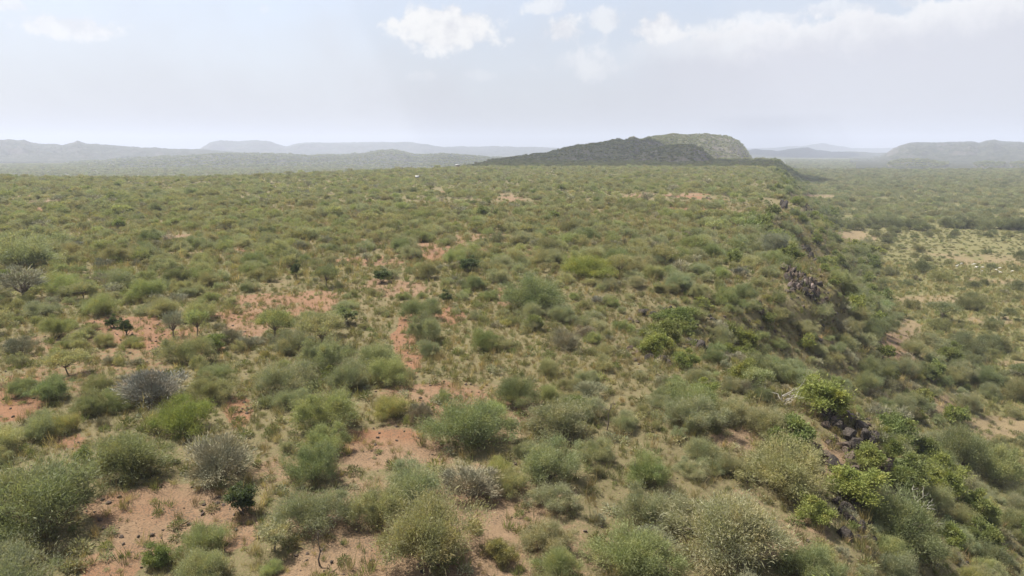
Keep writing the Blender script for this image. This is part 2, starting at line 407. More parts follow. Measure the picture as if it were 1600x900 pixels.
# ------------------------------------------------------------------ vegetation materials
def leaf_material(name, trans, rough=0.55, default=(.1, .12, .05)):
    m, n, b, o = new_mat(name)
    ti = n.nodes.new('ShaderNodeAttribute'); ti.attribute_type = 'INSTANCER'; ti.attribute_name = 'tint'
    lv = n.nodes.new('ShaderNodeAttribute'); lv.attribute_name = 'lv'
    c = VM(n, 'SCALE', ti.outputs['Color'], M_(n, 'ADD', 0.74, M_(n, 'MULTIPLY', lv.outputs['Fac'], 0.52)))
    tcn = n.nodes.new('ShaderNodeTexCoord')
    oi = n.nodes.new('ShaderNodeObjectInfo')
    vv = VM(n, 'ADD', tcn.outputs['Object'], VM(n, 'SCALE', (17.0, 9.0, 5.0), oi.outputs['Random']))
    c = MIX(n, M_(n, 'MULTIPLY', SS(n, NOISE(n, vv, 1.1, 3, .6), .48, .68), .6), c, VM(n, 'MULTIPLY', c, (1.38, 1.16, .92)))
    c = MIX(n, M_(n, 'MULTIPLY', SS(n, NOISE(n, vv, .8, 2, .5), .55, .40), .5), c, VM(n, 'MULTIPLY', c, (.70, .80, .80)))
    n.links.new(c, b.inputs['Base Color'])
    b.inputs['Roughness'].default_value = rough
    if trans > 0:
        t = n.nodes.new('ShaderNodeBsdfTranslucent'); n.links.new(VM(n, 'MULTIPLY', c, (1.15, 1.2, 0.7)), t.inputs[0])
        mx = n.nodes.new('ShaderNodeMixShader'); mx.inputs[0].default_value = trans
        n.links.new(b.outputs[0], mx.inputs[1]); n.links.new(t.outputs[0], mx.inputs[2]); n.links.new(mx.outputs[0], o.inputs[0])
    return m
mat_leaf = leaf_material('leaf', 0.36)
mat_twig = leaf_material('dry_twig', 0.0, 0.8)
mat_bark, n, b, _ = new_mat('bark')
P, g = pos(n)
n.links.new(MIX(n, NOISE(n, P, 9, 4), C(.075, .058, .042), C(.19, .155, .12)), b.inputs['Base Color'])
mat_dead, n, b, _ = new_mat('bleached_wood')
P, g = pos(n)
n.links.new(MIX(n, NOISE(n, P, 7, 4), C(.30, .27, .23), C(.55, .51, .45)), b.inputs['Base Color'])
def rock_material(name, a, c, lichen):
    m, n, b, _ = new_mat(name)
    tcn = n.nodes.new('ShaderNodeTexCoord'); V = tcn.outputs['Object']
    P, g = pos(n)
    x = NOISE(n, P, 1.1, 6, .65); y = NOISE(n, P, 6, 5, .7)
    cc = MIX(n, x, C(*a), C(*c))
    cc = MIX(n, M_(n, 'MULTIPLY', SS(n, y, .54, .66), .7), cc, C(*lichen))
    n.links.new(cc, b.inputs['Base Color']); b.inputs['Roughness'].default_value = .8
    bump(n, b, M_(n, 'ADD', y, x), 1.0, .15)
    return m
mat_basalt = rock_material('dark_basalt', (.022, .018, .015), (.070, .058, .048), (.15, .125, .10))
mat_brownrock = rock_material('brown_rock', (.045, .033, .026), (.125, .092, .070), (.21, .17, .13))
mat_pinkrock = rock_material('pinkish_rock', (.12, .09, .078), (.22, .17, .148), (.28, .24, .21))

# ------------------------------------------------------------------ plant prototypes
def sprigs(R, pos_, dir_, L, w, jitter=.35, spike=.035):
    """thin diamond-shaped leaf sprays: one quad each"""
    n = len(pos_)
    d = dir_ / (np.linalg.norm(dir_, axis=1, keepdims=True) + 1e-9)
    u = np.cross(d, R.normal(size=(n, 3))); u /= (np.linalg.norm(u, axis=1, keepdims=True) + 1e-9)
    Ls = L * ((1 + jitter * R.normal(size=(n, 1))).clip(.3, 2) + 1.2 * (R.random((n, 1)) < spike)); ws = w * (1 + jitter * R.normal(size=(n, 1))).clip(.4, 2)
    a = pos_; c = pos_ + d * Ls; m = pos_ + d * Ls * .45
    V = np.stack([a, m + u * ws * .5, c, m - u * ws * .5], 1).reshape(-1, 3)
    return V, np.arange(4 * n).reshape(-1, 4)
def tube(paths, sides=4):
    V, Q = [], []; off = 0
    for pts, rad in paths:
        pts = np.asarray(pts, float); k = len(pts)
        tg = np.gradient(pts, axis=0); tg /= (np.linalg.norm(tg, axis=1, keepdims=True) + 1e-9)
        ref = np.array([.31, .77, .12])
        u = np.cross(tg, ref); u /= (np.linalg.norm(u, axis=1, keepdims=True) + 1e-9); v = np.cross(tg, u)
        a = np.arange(sides) / sides * 2 * math.pi
        ring = pts[:, None, :] + np.asarray(rad)[:, None, None] * (np.cos(a)[None, :, None] * u[:, None, :] + np.sin(a)[None, :, None] * v[:, None, :])
        V.append(ring.reshape(-1, 3)); Q.append(grid_quads(k, sides, True) + off); off += k * sides
    return np.concatenate(V), np.concatenate(Q)
def limb(R, a, b, r0, r1, k=5, wob=.08, sag=.25):
    a = np.asarray(a, float); b = np.asarray(b, float); t = np.linspace(0, 1, k)[:, None]
    L = np.linalg.norm(b - a)
    p = a + (b - a) * t
    p[:, 2] += sag * L * (t * (1 - t))[:, 0]
    p[1:-1] += R.normal(size=(k - 2, 3)) * wob * L * .5
    return p, np.linspace(r0, r1, k)

def dome_points(R, n, Wd, H, K, sig, lump, low=.30, shell=.45, open_=0):
    """points clustered in K clumps through a lumpy dome of width Wd, height H"""
    d = R.normal(size=(K, 3)); d[:, 2] = np.abs(d[:, 2]) * 1.0 - low; d /= np.linalg.norm(d, axis=1, keepdims=True)
    azm = np.arctan2(d[:, 1], d[:, 0])
    lop = 1 + .17 * np.cos(azm - R.random() * 6.28) + .13 * np.cos(2 * azm - R.random() * 6.28) + .09 * np.cos(3 * azm - R.random() * 6.28)
    rr = R.random(K) ** shell * (1 + lump * R.normal(size=K)).clip(.6, 1.4) * lop
    zc = .34 * H
    sc = np.array([Wd * .42, Wd * .42, H * .60])
    cen = d * rr[:, None] * sc; cen[:, 2] = np.where(cen[:, 2] < 0, cen[:, 2] * .5, cen[:, 2]) + zc
    wgt = R.random(K) ** 1.3 + .22; wgt /= wgt.sum()
    idx = R.choice(K, n, p=wgt)
    sg = sig * Wd * (.6 + .8 * R.random(K))
    p = cen[idx] + R.normal(size=(n, 3)) * sg[idx][:, None] * np.array([1, 1, .72])
    p[:, 2] = np.where(p[:, 2] < .04, R.random(n) * .2 * H + .04, p[:, 2])
    return p, cen, idx, zc
def build_plant(kind, seed, lod):
    R = np.random.default_rng(seed * 101 + 13)
    mult = {0: 1.0, 1: .20, 2: .036}[lod]
    grow = {0: 1.0, 1: 2.0, 2: 4.1}[lod]
    paths = []; lm = mat_leaf
    if kind == 'thorn_bush':
        Wd, H = 5.0, 2.7
        n = int(33000 * mult)
        p, cen, idx, zc = dome_points(R, n, Wd, H, 52, .064, .17)
        outw = p - np.array([0, 0, zc * .5])
        dr = outw / np.linalg.norm(outw, axis=1, keepdims=True) * .85 + np.array([0, 0, .25]) + R.normal(size=(n, 3)) * .62
        V, Q = sprigs(R, p, dr, .160 * grow ** .85, .0225 * grow * 1.15)
        lim = 14; rad = .05
    elif kind == 'umbrella_tree':
        Wd, H = 4.0, 2.9
        n = int(9000 * mult)
        K = 34
        a = R.random(K) * 6.283; rr = np.sqrt(R.random(K)) * Wd * .44
        cen = np.stack([np.cos(a) * rr, np.sin(a) * rr, H * .80 - .30 * (rr / (Wd * .44)) ** 2 * H * .5 + R.normal(size=K) * .13], -1)
        idx = R.integers(0, K, n)
        p = cen[idx] + R.normal(size=(n, 3)) * np.array([.27, .27, .15])
        dr = (p - np.array([0, 0, H * .3])) * .35 + np.array([0, 0, .3]) + R.normal(size=(n, 3)) * .6
        V, Q = sprigs(R, p, dr, .19 * grow ** .85, .036 * grow * 1.15)
        lim = 13; rad = .075
    elif kind == 'bare_bush':
        Wd, H = 3.0, 1.9
        n = int(12000 * mult)
        p, cen, idx, zc = dome_points(R, n, Wd, H, 36, .075, .17)
        outw = p - np.array([0, 0, .1])
        dr = outw / np.linalg.norm(outw, axis=1, keepdims=True) + np.array([0, 0, .2]) + R.normal(size=(n, 3)) * .42
        V, Q = sprigs(R, p, dr, .22 * grow ** .7, .012 * grow * 1.5, spike=.01)
        lim = 26; rad = .04; lm = mat_twig
    elif kind == 'leafy_shrub':
        Wd, H = 3.0, 2.5
        n = int(10500 * mult)
        p, cen, idx, zc = dome_points(R, n, Wd, H, 30, .060, .16, low=.15, shell=.38)
        loc = p - cen[idx]
        dr = loc * 2.2 + np.array([0, 0, .35]) + R.normal(size=(n, 3)) * .6
        V, Q = sprigs(R, p, dr, .135 * grow ** .9, .066 * grow)
        lim = 11; rad = .07
    elif kind == 'evergreen':
        Wd, H = 2.4, 2.5
        n = int(6500 * mult)
        p, cen, idx, zc = dome_points(R, n, Wd, H, 30, .062, .10, low=.10, shell=.40)
        p[:, 2] += .12 * H * (1 - p[:, 2] / H).clip(0, 1)
        dr = (p - cen[idx]) * 2 + np.array([0, 0, .3]) + R.normal(size=(n, 3)) * .6
        V, Q = sprigs(R, p, dr, .14 * grow ** .9, .075 * grow)
        lim = 9; rad = .07
    elif kind == 'open_tree':
        Wd, H = 3.0, 2.9
        n = int(3600 * mult)
        K = 22
        a = R.random(K) * 6.283; rr = np.sqrt(R.random(K)) * Wd * .42
        cen = np.stack([np.cos(a) * rr, np.sin(a) * rr, H * (.62 + .26 * R.random(K))], -1)
        idx = R.integers(0, K, n)
        p = cen[idx] + R.normal(size=(n, 3)) * np.array([.20, .20, .15])
        dr = (p - cen[idx]) * 2 + np.array([0, 0, .4]) + R.normal(size=(n, 3)) * .6
        V, Q = sprigs(R, p, dr, .16 * grow ** .9, .055 * grow)
        lim = 14; rad = .08
    elif kind == 'bare_tree':
        Wd, H = 2.4, 2.9
        n = int(2600 * mult)
        K = 26
        a = R.random(K) * 6.283; rr = np.sqrt(R.random(K)) * Wd * .42
        cen = np.stack([np.cos(a) * rr, np.sin(a) * rr, H * (.52 + .40 * R.random(K))], -1)
        idx = R.integers(0, K, n)
        p = cen[idx] + R.normal(size=(n, 3)) * .2
        dr = p - np.array([0, 0, H * .35]) + R.normal(size=(n, 3)) * .5
        V, Q = sprigs(R, p, dr, .36 * grow ** .7, .016 * grow * 1.5)
        lim = 20; rad = .08; lm = mat_twig
    lvv = np.repeat(np.clip(.5 + .28 * R.normal(size=len(Q)), 0, 1), 4)
    # stems
    order = R.permutation(len(cen))[:lim if lod == 0 else max(4, lim // 2)]
    if lod < 2 or kind in ('umbrella_tree', 'open_tree', 'bare_tree'):
        if kind in ('umbrella_tree', 'open_tree', 'bare_tree'):
            fork = np.array([R.normal() * .08, R.normal() * .08, H * .30])
            paths.append(limb(R, (0, 0, -.15), fork, rad * 1.15, rad * .85, 4, .04, 0))
            for c in cen[order]:
                paths.append(limb(R, fork, c, rad * .6, .012, 5, .09, .10))
        else:
            for c in cen[order]:
                a0 = np.array([R.normal() * .12, R.normal() * .12, -.1])
                paths.append(limb(R, a0, c * np.array([1, 1, .96]), rad * (.5 + .5 * R.random()), .010, 5, .09, .12))
        SV, SQ = tube(paths, 5 if lod == 0 else 3)
    else:
        SV, SQ = np.zeros((0, 3)), np.zeros((0, 4), int)
    return dict(W=Wd, H=H, V=V, Q=Q, lv=lvv, SV=SV, SQ=SQ, lm=lm)
def leaf_mesh(d, name):
    me = new_mesh(name, d['V'], d['Q'])
    at = me.attributes.new('lv', 'FLOAT', 'POINT'); at.data.foreach_set('value', d['lv'].astype(np.float32))
    me.materials.append(d['lm'])
    return me
def joint_mesh(d, name):
    V = np.concatenate([d['V'], d['SV']]); Q = np.concatenate([d['Q'], d['SQ'] + len(d['V'])])
    me = new_mesh(name, V, Q)
    at = me.attributes.new('lv', 'FLOAT', 'POINT')
    at.data.foreach_set('value', np.concatenate([d['lv'], np.full(len(d['SV']), .5)]).astype(np.float32))
    me.materials.append(d['lm']); me.materials.append(mat_bark)
    mi = np.zeros(len(Q), np.int32); mi[len(d['Q']):] = 1
    me.polygons.foreach_set('material_index', mi)
    return me
KINDS = {'thorn_bush': 6, 'umbrella_tree': 3, 'bare_bush': 4, 'leafy_shrub': 4, 'evergreen': 3, 'open_tree': 2, 'bare_tree': 2}
PRO = {}
for kd, nv in KINDS.items():
    PRO[kd] = []
    for v in range(nv):
        e = {}
        d0 = build_plant(kd, v * 7 + len(kd), 0)
        e['crown'] = leaf_mesh(d0, kd + '_crown')
        e['stem'] = new_mesh(kd + '_stem', d0['SV'], d0['SQ'], smooth=True); e['stem'].materials.append(mat_bark)
        e['mid'] = joint_mesh(build_plant(kd, v * 7 + len(kd), 1), kd + '_mid')
        e['far'] = joint_mesh(build_plant(kd, v * 7 + len(kd), 2), kd + '_far')
        e['W'], e['H'] = d0['W'], d0['H']
        PRO[kd].append(e)

# ------------------------------------------------------------------ colours of the plants (real leaf colours)
TINT = {
    'grey_green': (.250, .252, .150), 'olive': (.262, .246, .130), 'fresh': (.245, .256, .118), 'deep': (.188, .202, .104),
    'yellow': (.295, .275, .112), 'lime': (.200, .216, .064), 'leafy': (.165, .186, .066), 'evergreen': (.078, .100, .044),
    'grey': (.270, .256, .165), 'brown': (.255, .232, .145), 'bluegrey': (.220, .216, .165), 'pale': (.275, .268, .155),
    'valley': (.165, .172, .092), 'valley_olive': (.205, .196, .100)}
def tint(nm, R=rng, var=.10):
    t = np.array(TINT[nm]); t = t * (1 + var * R.normal()) * (1 + .025 * R.normal(size=3))
    return np.clip(t, .01, .6)

# ------------------------------------------------------------------ placing single plants
NOUN = {'thorn_bush': 'bush', 'umbrella_tree': 'tree', 'bare_bush': 'bush', 'leafy_shrub': 'shrub', 'evergreen': 'shrub', 'open_tree': 'tree', 'bare_tree': 'tree'}
ONAME = {'thorn_bush': 'thorn_bush', 'umbrella_tree': 'flat_topped_tree', 'bare_bush': 'leafless_bush', 'leafy_shrub': 'leafy_shrub',
         'evergreen': 'evergreen_shrub', 'open_tree': 'small_tree', 'bare_tree': 'bare_tree'}
CAT = {'thorn_bush': 'bush', 'umbrella_tree': 'tree', 'bare_bush': 'dry bush', 'leafy_shrub': 'shrub', 'evergreen': 'evergreen shrub', 'open_tree': 'tree', 'bare_tree': 'bare tree'}
COUNT = {k: 0 for k in KINDS}
def place(kind, v, p, w, h, rz, tn, label, group=None, parts=True, name=None):
    e = PRO[kind][v % len(PRO[kind])]
    sc = (w / e['W'], w / e['W'], h / e['H'])
    COUNT[kind] += 1
    nm = name or ONAME[kind]
    if parts:
        o = bpy.data.objects.new(nm, None); COL.objects.link(o); o.empty_display_size = .3
        for pn, me in (('stems' if NOUN[kind] != 'tree' else 'trunk', e['stem']), ('crown' if NOUN[kind] == 'tree' else 'foliage' if 'bare' not in kind else 'twigs', e['crown'])):
            c = bpy.data.objects.new(pn, me); COL.objects.link(c); c.parent = o
            c['tint'] = [float(q) for q in tn]
    else:
        o = bpy.data.objects.new(nm, e['mid']); COL.objects.link(o); o['tint'] = [float(q) for q in tn]
    o.location = [float(q) for q in p]; o.scale = sc; o.rotation_euler = (0, 0, rz)
    o['label'] = label; o['category'] = CAT[kind]
    if group: o['group'] = group
    return o
# hand-placed: (centre px, bottom px, width px, kind, tint, height/width, label)
HAND = [
    (62, 872, 195, 'thorn_bush', 'deep', .50, 'widest dark green thorn bush, beside the big bare tan clearing'),
    (207, 768, 132, 'thorn_bush', 'deep', .48, 'dark green thorn bush behind the bare tan clearing'),
    (340, 763, 98, 'bare_bush', 'grey', .60, 'grey-brown leafless bush behind the small dark evergreen'),
    (380, 815, 50, 'evergreen', 'evergreen', .95, 'small dark evergreen shrub standing alone on the bare tan clearing'),
    (488, 765, 82, 'thorn_bush', 'deep', .66, 'upright green thorn bush close behind the lone evergreen shrub'),
    (487, 850, 108, 'thorn_bush', 'grey_green', .56, 'rounded grey-green thorn bush close beside the lone evergreen shrub'),
    (320, 880, 74, 'thorn_bush', 'fresh', .54, 'light green thorn bush on the front edge of the tan clearing'),
    (428, 878, 58, 'open_tree', 'pale', .80, 'small tree with pale yellowish crown and visible forked branches by the clearing'),
    (283, 692, 88, 'thorn_bush', 'lime', .58, 'bright green spiky bush in front of the grey-blue leafless bush'),
    (243, 645, 96, 'bare_bush', 'bluegrey', .52, 'wide grey-blue leafless bush with dark twigs'),
    (332, 637, 68, 'thorn_bush', 'olive', .55, 'olive bush touching the side of the grey-blue leafless bush'),
    (70, 692, 62, 'thorn_bush', 'grey_green', .62, 'green bush beside a yellow-green one near the red soil'),
    (103, 682, 48, 'thorn_bush', 'yellow', .55, 'yellow-green bush leaning against a darker bush near the red soil'),
    (142, 657, 62, 'thorn_bush', 'deep', .55, 'deep green bush beside the grey-blue leafless bush'),
    (180, 650, 52, 'thorn_bush', 'fresh', .55, 'fresh green bush squeezed between a deep green bush and the grey-blue one'),
    (133, 726, 30, 'leafy_shrub', 'leafy', .70, 'tiny dense green shrub beside the dark bush behind the clearing'),
    (516, 682, 104, 'thorn_bush', 'fresh', .54, 'bright-topped green bush with deep shade beneath, beside the orange strip'),
    (455, 645, 52, 'thorn_bush', 'grey_green', .55, 'small grey-green bush beside the bright-topped bush'),
    (733, 714, 124, 'thorn_bush', 'deep', .52, 'large dark green dome bush at the end of the orange strip'),
    (872, 697, 112, 'thorn_bush', 'grey_green', .44, 'wide low grey-green bush beside the large dark dome bush'),
    (855, 766, 98, 'thorn_bush', 'grey_green', .62, 'tall rounded bush standing behind a patch of brown soil'),
    (672, 912, 158, 'thorn_bush', 'olive', .56, 'very large olive-green bush with dense fine twigs'),
    (600, 836, 98, 'thorn_bush', 'olive', .56, 'olive bush joined to the flank of the very large olive one'),
    (650, 800, 96, 'thorn_bush', 'grey_green', .55, 'grey-green bush behind the very large olive one'),
    (735, 792, 88, 'bare_bush', 'grey', .52, 'thin grey-olive twiggy bush right behind the very large olive bush'),
    (780, 886, 42, 'leafy_shrub', 'yellow', .95, 'small yellow-topped leafy shrub among dark stones'),
    (850, 872, 84, 'thorn_bush', 'olive', .46, 'thin olive bush beside the yellow-topped shrub'),
    (870, 915, 72, 'thorn_bush', 'fresh', .55, 'small fresh green bush beside the dark stones'),
    (1010, 842, 88, 'thorn_bush', 'grey_green', .62, 'pale grey-green bush with an ash-grey leafless bush at its foot'),
    (1018, 872, 58, 'bare_bush', 'grey', .60, 'ash-grey leafless bush at the foot of a pale grey-green bush'),
    (990, 924, 128, 'thorn_bush', 'fresh', .50, 'broad fresh green bush below the ash-grey leafless bush'),
    (1010, 772, 76, 'thorn_bush', 'fresh', .58, 'light green bush on the open ground beside the bare tan slope'),
    (660, 668, 34, 'bare_bush', 'brown', 1.0, 'dark brown leafless bush beside the orange strip'),
    (805, 646, 72, 'thorn_bush', 'deep', .60, 'shady dark bush behind the large dark dome bush'),
    (930, 728, 56, 'thorn_bush', 'pale', .60, 'pale yellowish bush beside the tall rounded bush'),
    (778, 752, 44, 'thorn_bush', 'yellow', .60, 'yellow wispy bush between the large dark dome bush and the tall rounded one'),
    (612, 662, 58, 'thorn_bush', 'yellow', .55, 'yellowish open bush behind the orange strip'),
    (1220, 796, 150, 'thorn_bush', 'olive', .46, 'wide olive bush just back from the black rocks on the edge'),
    (1275, 832, 58, 'leafy_shrub', 'lime', .78, 'bright yellow-green leafy shrub standing alone on dry brown grass'),
    (1135, 905, 172, 'thorn_bush', 'pale', .50, 'very wide pale green bush on the edge of the dry brown grass'),
    (1290, 662, 84, 'leafy_shrub', 'lime', .72, 'bright yellow-green leafy shrub growing over the black boulders'),
    (1240, 712, 74, 'leafy_shrub', 'leafy', .66, 'green leafy shrub above the straw-coloured grass strip at the rocks'),
    (1200, 692, 78, 'thorn_bush', 'olive', .5, 'olive bush behind the green leafy shrub near the black boulders'),
    (1140, 668, 66, 'thorn_bush', 'pale', .5, 'pale bush behind the bare tan slope'),
    (1386, 714, 70, 'leafy_shrub', 'leafy', .86, 'dense leafy shrub below the black boulders on the slope'),
    (1355, 745, 60, 'leafy_shrub', 'lime', .66, 'yellow-green leafy shrub at the foot of the brown rock'),
    (1402, 772, 80, 'leafy_shrub', 'leafy', .62, 'broad leafy shrub under a yellow-green one on the slope'),
    (1328, 800, 92, 'leafy_shrub', 'lime', .55, 'sprawling yellow-green shrub on the rim above the dark crevice'),
    (1400, 880, 124, 'thorn_bush', 'deep', .66, 'big deep green bush beside the dark crevice on the rim'),
    (1486, 865, 44, 'leafy_shrub', 'lime', .85, 'small bright lime shrub low on the slope'),
    (1100, 624, 40, 'leafy_shrub', 'lime', .6, 'low yellow-green shrub on open ground back from the rim'),
    (1500, 745, 84, 'thorn_bush', 'deep', .70, 'tall dark green bush halfway down the slope'),
    (1545, 762, 78, 'thorn_bush', 'fresh', .66, 'fresh green bush halfway down the slope beside a dark one'),
    (308, 529, 38, 'open_tree', 'fresh', 1.05, 'slim little tree with rounded green crown on the red clearing'),
    (271, 531, 30, 'bare_tree', 'grey', 1.2, 'leafless grey-brown little tree on the red clearing'),
    (196, 528, 24, 'evergreen', 'evergreen', 1.1, 'dark evergreen shrub on the stony red ground'),
    (176, 515, 22, 'evergreen', 'evergreen', .8, 'second dark evergreen shrub behind its twin on the stony red ground'),
    (330, 553, 42, 'leafy_shrub', 'leafy', .62, 'glossy green leafy shrub at the front of the red clearing'),
    (92, 532, 44, 'thorn_bush', 'fresh', .72, 'light green ball-shaped bush on stony ground'),
    (160, 496, 52, 'thorn_bush', 'fresh', .58, 'round light green bush behind the stony red ground'),
    (166, 545, 34, 'thorn_bush', 'olive', .6, 'small olive bush in front of the twin evergreens'),
    (107, 594, 62, 'umbrella_tree', 'olive', .62, 'low flat-topped tree with spreading bare branches over red earth'),
    (430, 536, 56, 'umbrella_tree', 'fresh', .78, 'flat-topped acacia with dark forked trunk beside the red clearing'),
    (503, 534, 58, 'umbrella_tree', 'olive', .66, 'broad low acacia beside another flat-topped one'),
    (512, 589, 72, 'thorn_bush', 'grey_green', .68, 'tall grey-green dome bush in open reddish ground'),
    (445, 626, 82, 'thorn_bush', 'grey_green', .58, 'grey-green bush in front of the tall grey-green dome bush'),
    (510, 453, 38, 'umbrella_tree', 'deep', .9, 'dark little acacia with a clear trunk behind a pale path'),
    (463, 437, 16, 'evergreen', 'evergreen', 1.6, 'slender dark evergreen standing above the scrub'),
    (32, 427, 108, 'thorn_bush', 'grey_green', .46, 'very wide low green thicket deep in the plateau scrub'),
    (33, 560, 46, 'bare_bush', 'grey', .6, 'purplish-grey leafless bush on stony ground'),
    (668, 541, 56, 'thorn_bush', 'grey_green', .72, 'round grey-green bush beside the red path'),
    (655, 506, 56, 'thorn_bush', 'deep', .6, 'deep green bush behind the round one beside the red path'),
    (597, 445, 30, 'evergreen', 'evergreen', .7, 'low dark evergreen clump on pale grass'),
    (735, 430, 32, 'evergreen', 'evergreen', .8, 'dark evergreen clump among brown bushes in mid plateau'),
    (840, 494, 106, 'thorn_bush', 'deep', .44, 'long low green thicket in the middle of the plateau'),
    (915, 440, 86, 'thorn_bush', 'lime', .36, 'long bright green bush near the centre of the plateau'),
    (540, 512, 40, 'evergreen', 'deep', .7, 'compact deep green shrub beside the red path'),
    (697, 476, 20, 'evergreen', 'evergreen', .9, 'small glossy evergreen on bare red earth'),
    (885, 552, 46, 'bare_bush', 'brown', .62, 'purplish-brown leafless bush set back from the rim'),
    (590, 588, 74, 'thorn_bush', 'grey_green', .55, 'grey-green bush beside the red path'),
    (1022, 562, 54, 'leafy_shrub', 'lime', .72, 'bright lime shrub above dark broken rock'),
    (1060, 520, 60, 'leafy_shrub', 'leafy', .6, 'leafy green shrub behind the bright lime one'),
    (1070, 582, 40, 'leafy_shrub', 'leafy', .8, 'leafy shrub beside a dark rock in the hollow of the rim'),
    (1163, 605, 46, 'leafy_shrub', 'lime', .75, 'lime shrub among grey-green bushes in the hollow of the rim'),
    (1210, 400, 46, 'thorn_bush', 'bluegrey', .7, 'blue-grey bush crowning the brown cliff'),
]
placed = []       # x, y, radius
for i, (cx, by, wpx, kd, tn, hw, lab) in enumerate(HAND):
    th_ = PITCH + math.atan((by - 450) / F)
    py = by - .42 * wpx * math.sin(max(th_, .05))
    p = ray_hit(cx, py)
    dep = project(*p)[2]
    w = wpx * dep / F * 1.04
    p[2] = ground_z(p[0], p[1]) - .05
    placed.append((p[0], p[1], w * .5))
    place(kd, i, p, w, w * hw * 1.02, rng.random() * 6.28, tint(tn, var=.05), lab)

# ------------------------------------------------------------------ scatter the rest
def jitter_grid(cell, y0, y1, a0=-.86, a1=.86, pad=6, amount=.72):
    xm = a1 * y1 + pad
    gx = np.arange(min(a0 * y1, a0 * y0) - pad, xm, cell); gy = np.arange(y0, y1, cell)
    XX, YY = np.meshgrid(gx, gy)
    XX = (XX + (rng.random(XX.shape) * 2 - 1) * amount * cell).ravel(); YY = (YY + (rng.random(YY.shape) * 2 - 1) * amount * cell).ravel()
    k = (XX > a0 * YY - pad) & (XX < a1 * YY + pad) & (YY > y0)
    return XX[k], YY[k]
PTS = []   # dict arrays
def add(kindarr, x, y, w, h, tn, zone, dead=None):
    PTS.append((kindarr, x, y, w, h, tn, zone))
hp = np.array(placed)
def clear_of_hand(x, y, w, f=.80):
    ok = np.ones(len(x), bool)
    for (a, b_, r_) in hp:
        ok &= np.hypot(x - a, y - b_) > f * r_ + .30 * w
    return ok
ROCKS = ((1325, 680, 42, 40), (1256, 449, 32, 27), (1223, 324, 9, 9), (1306, 718, 30, 26), (1264, 398, 18, 14), (1020, 495, 40, 12),
         (1012, 560, 42, 14), (1093, 543, 15, 15), (1330, 815, 32, 34), (1225, 628, 26, 14), (1424, 812, 28, 22))
def clear_of_rock(x, y, z, w):
    px, py, dep = project(x, y, z)
    ok = np.ones(len(x), bool); wp = w * F / dep
    for (cx, cy, rx, ry) in ROCKS:          # bushes neither stand on the rocks nor right in front of them
        ok &= (((px - cx) / (rx + .35 * wp)) ** 2 + ((py - .25 * wp - cy) / (ry + .35 * wp)) ** 2) > 1
    return ok | ((w < 1.7) & (rng.random(len(x)) < .40))
ALLK = list(KINDS)
def pick(n, table):
    ks = list(table); p = np.array([table[k] for k in ks]); p = p / p.sum()
    return np.array(ks, dtype=object)[rng.choice(len(ks), n, p=p)]
def layer(cell, y0, y1, wlo, whi, zone, mix, hw=(.42, .62), cov=1.0, bare_pow=1.0, a0=-.86, a1=.86, keep=None, near_ok=True):
    x, y = jitter_grid(cell, y0, y1, a0, a1)
    z = ground_z(x, y)
    bm, rd, s = bare_mask(x, y, z)
    if zone == 'plateau': k = (s < -7) & (y < np.interp(x / np.maximum(y, 1), RA, RY) + 60)
    elif zone == 'lowland': k = (s < -7)
    elif zone == 'slope': k = (s >= -7) & (s < 31)
    else: k = s >= 31
    n = fbm(x, y, 30, 51, 3)
    n2 = fbm(x, y, 85, 57, 3)
    prob = cov * (1 - np.clip(bm * 1.15, 0, 1) ** bare_pow) * np.clip(1 + .75 * n + .8 * n2, .15, 1.6)
    k &= rng.random(len(x)) < prob
    if keep is not None: k &= keep(x, y, s)
    x, y, z, s = x[k], y[k], z[k], s[k]
    w = (wlo + (whi - wlo) * rng.random(len(x)) ** 1.7) * (1 + .35 * fbm(x, y, 45, 59, 3)) * np.where(rng.random(len(x)) < .06, 1.3, 1.0)
    k = clear_of_hand(x, y, w) & clear_of_rock(x, y, z, w)
    x, y, w, z = x[k], y[k], w[k], z[k]
    sel = pick(len(x), mix)
    kinds = np.array([t.split('/')[0] for t in sel], dtype=object); tn = np.array([t.split('/')[1] for t in sel], dtype=object)
    w = np.where(kinds == 'evergreen', w * .42, np.where(kinds == 'bare_bush', np.minimum(w * .72, 2.6), w))
    h = w * (hw[0] + (hw[1] - hw[0]) * rng.random(len(x)))
    tall = np.isin(kinds, ['umbrella_tree', 'open_tree', 'bare_tree', 'evergreen', 'leafy_shrub'])
    h = np.where(tall, h * 1.4, h)
    PTS.append([kinds, x, y, z - .05, w, h, tn, np.full(len(x), zone, object)])
PL = {'thorn_bush/grey_green': 30, 'thorn_bush/olive': 25, 'thorn_bush/fresh': 17, 'thorn_bush/deep': 9, 'thorn_bush/pale': 7, 'bare_bush/grey': 6, 'bare_bush/brown': 3,
      'umbrella_tree/olive': 4, 'umbrella_tree/fresh': 3, 'evergreen/evergreen': .8, 'leafy_shrub/leafy': 1.2, 'bare_bush/bluegrey': 2.4, 'bare_tree/grey': 1.2, 'open_tree/fresh': .8}
PM = {'thorn_bush/grey_green': 20, 'thorn_bush/olive': 30, 'thorn_bush/fresh': 10, 'thorn_bush/pale': 12, 'thorn_bush/yellow': 6, 'bare_bush/grey': 10, 'bare_bush/brown': 7,
      'evergreen/evergreen': .8, 'leafy_shrub/leafy': 1.5, 'bare_tree/grey': .6}
SL = {'thorn_bush/grey_green': 22, 'thorn_bush/deep': 26, 'thorn_bush/olive': 12, 'thorn_bush/fresh': 8, 'leafy_shrub/lime': 6, 'leafy_shrub/leafy': 12, 'bare_bush/grey': 8, 'bare_bush/brown': 4, 'evergreen/deep': 3}
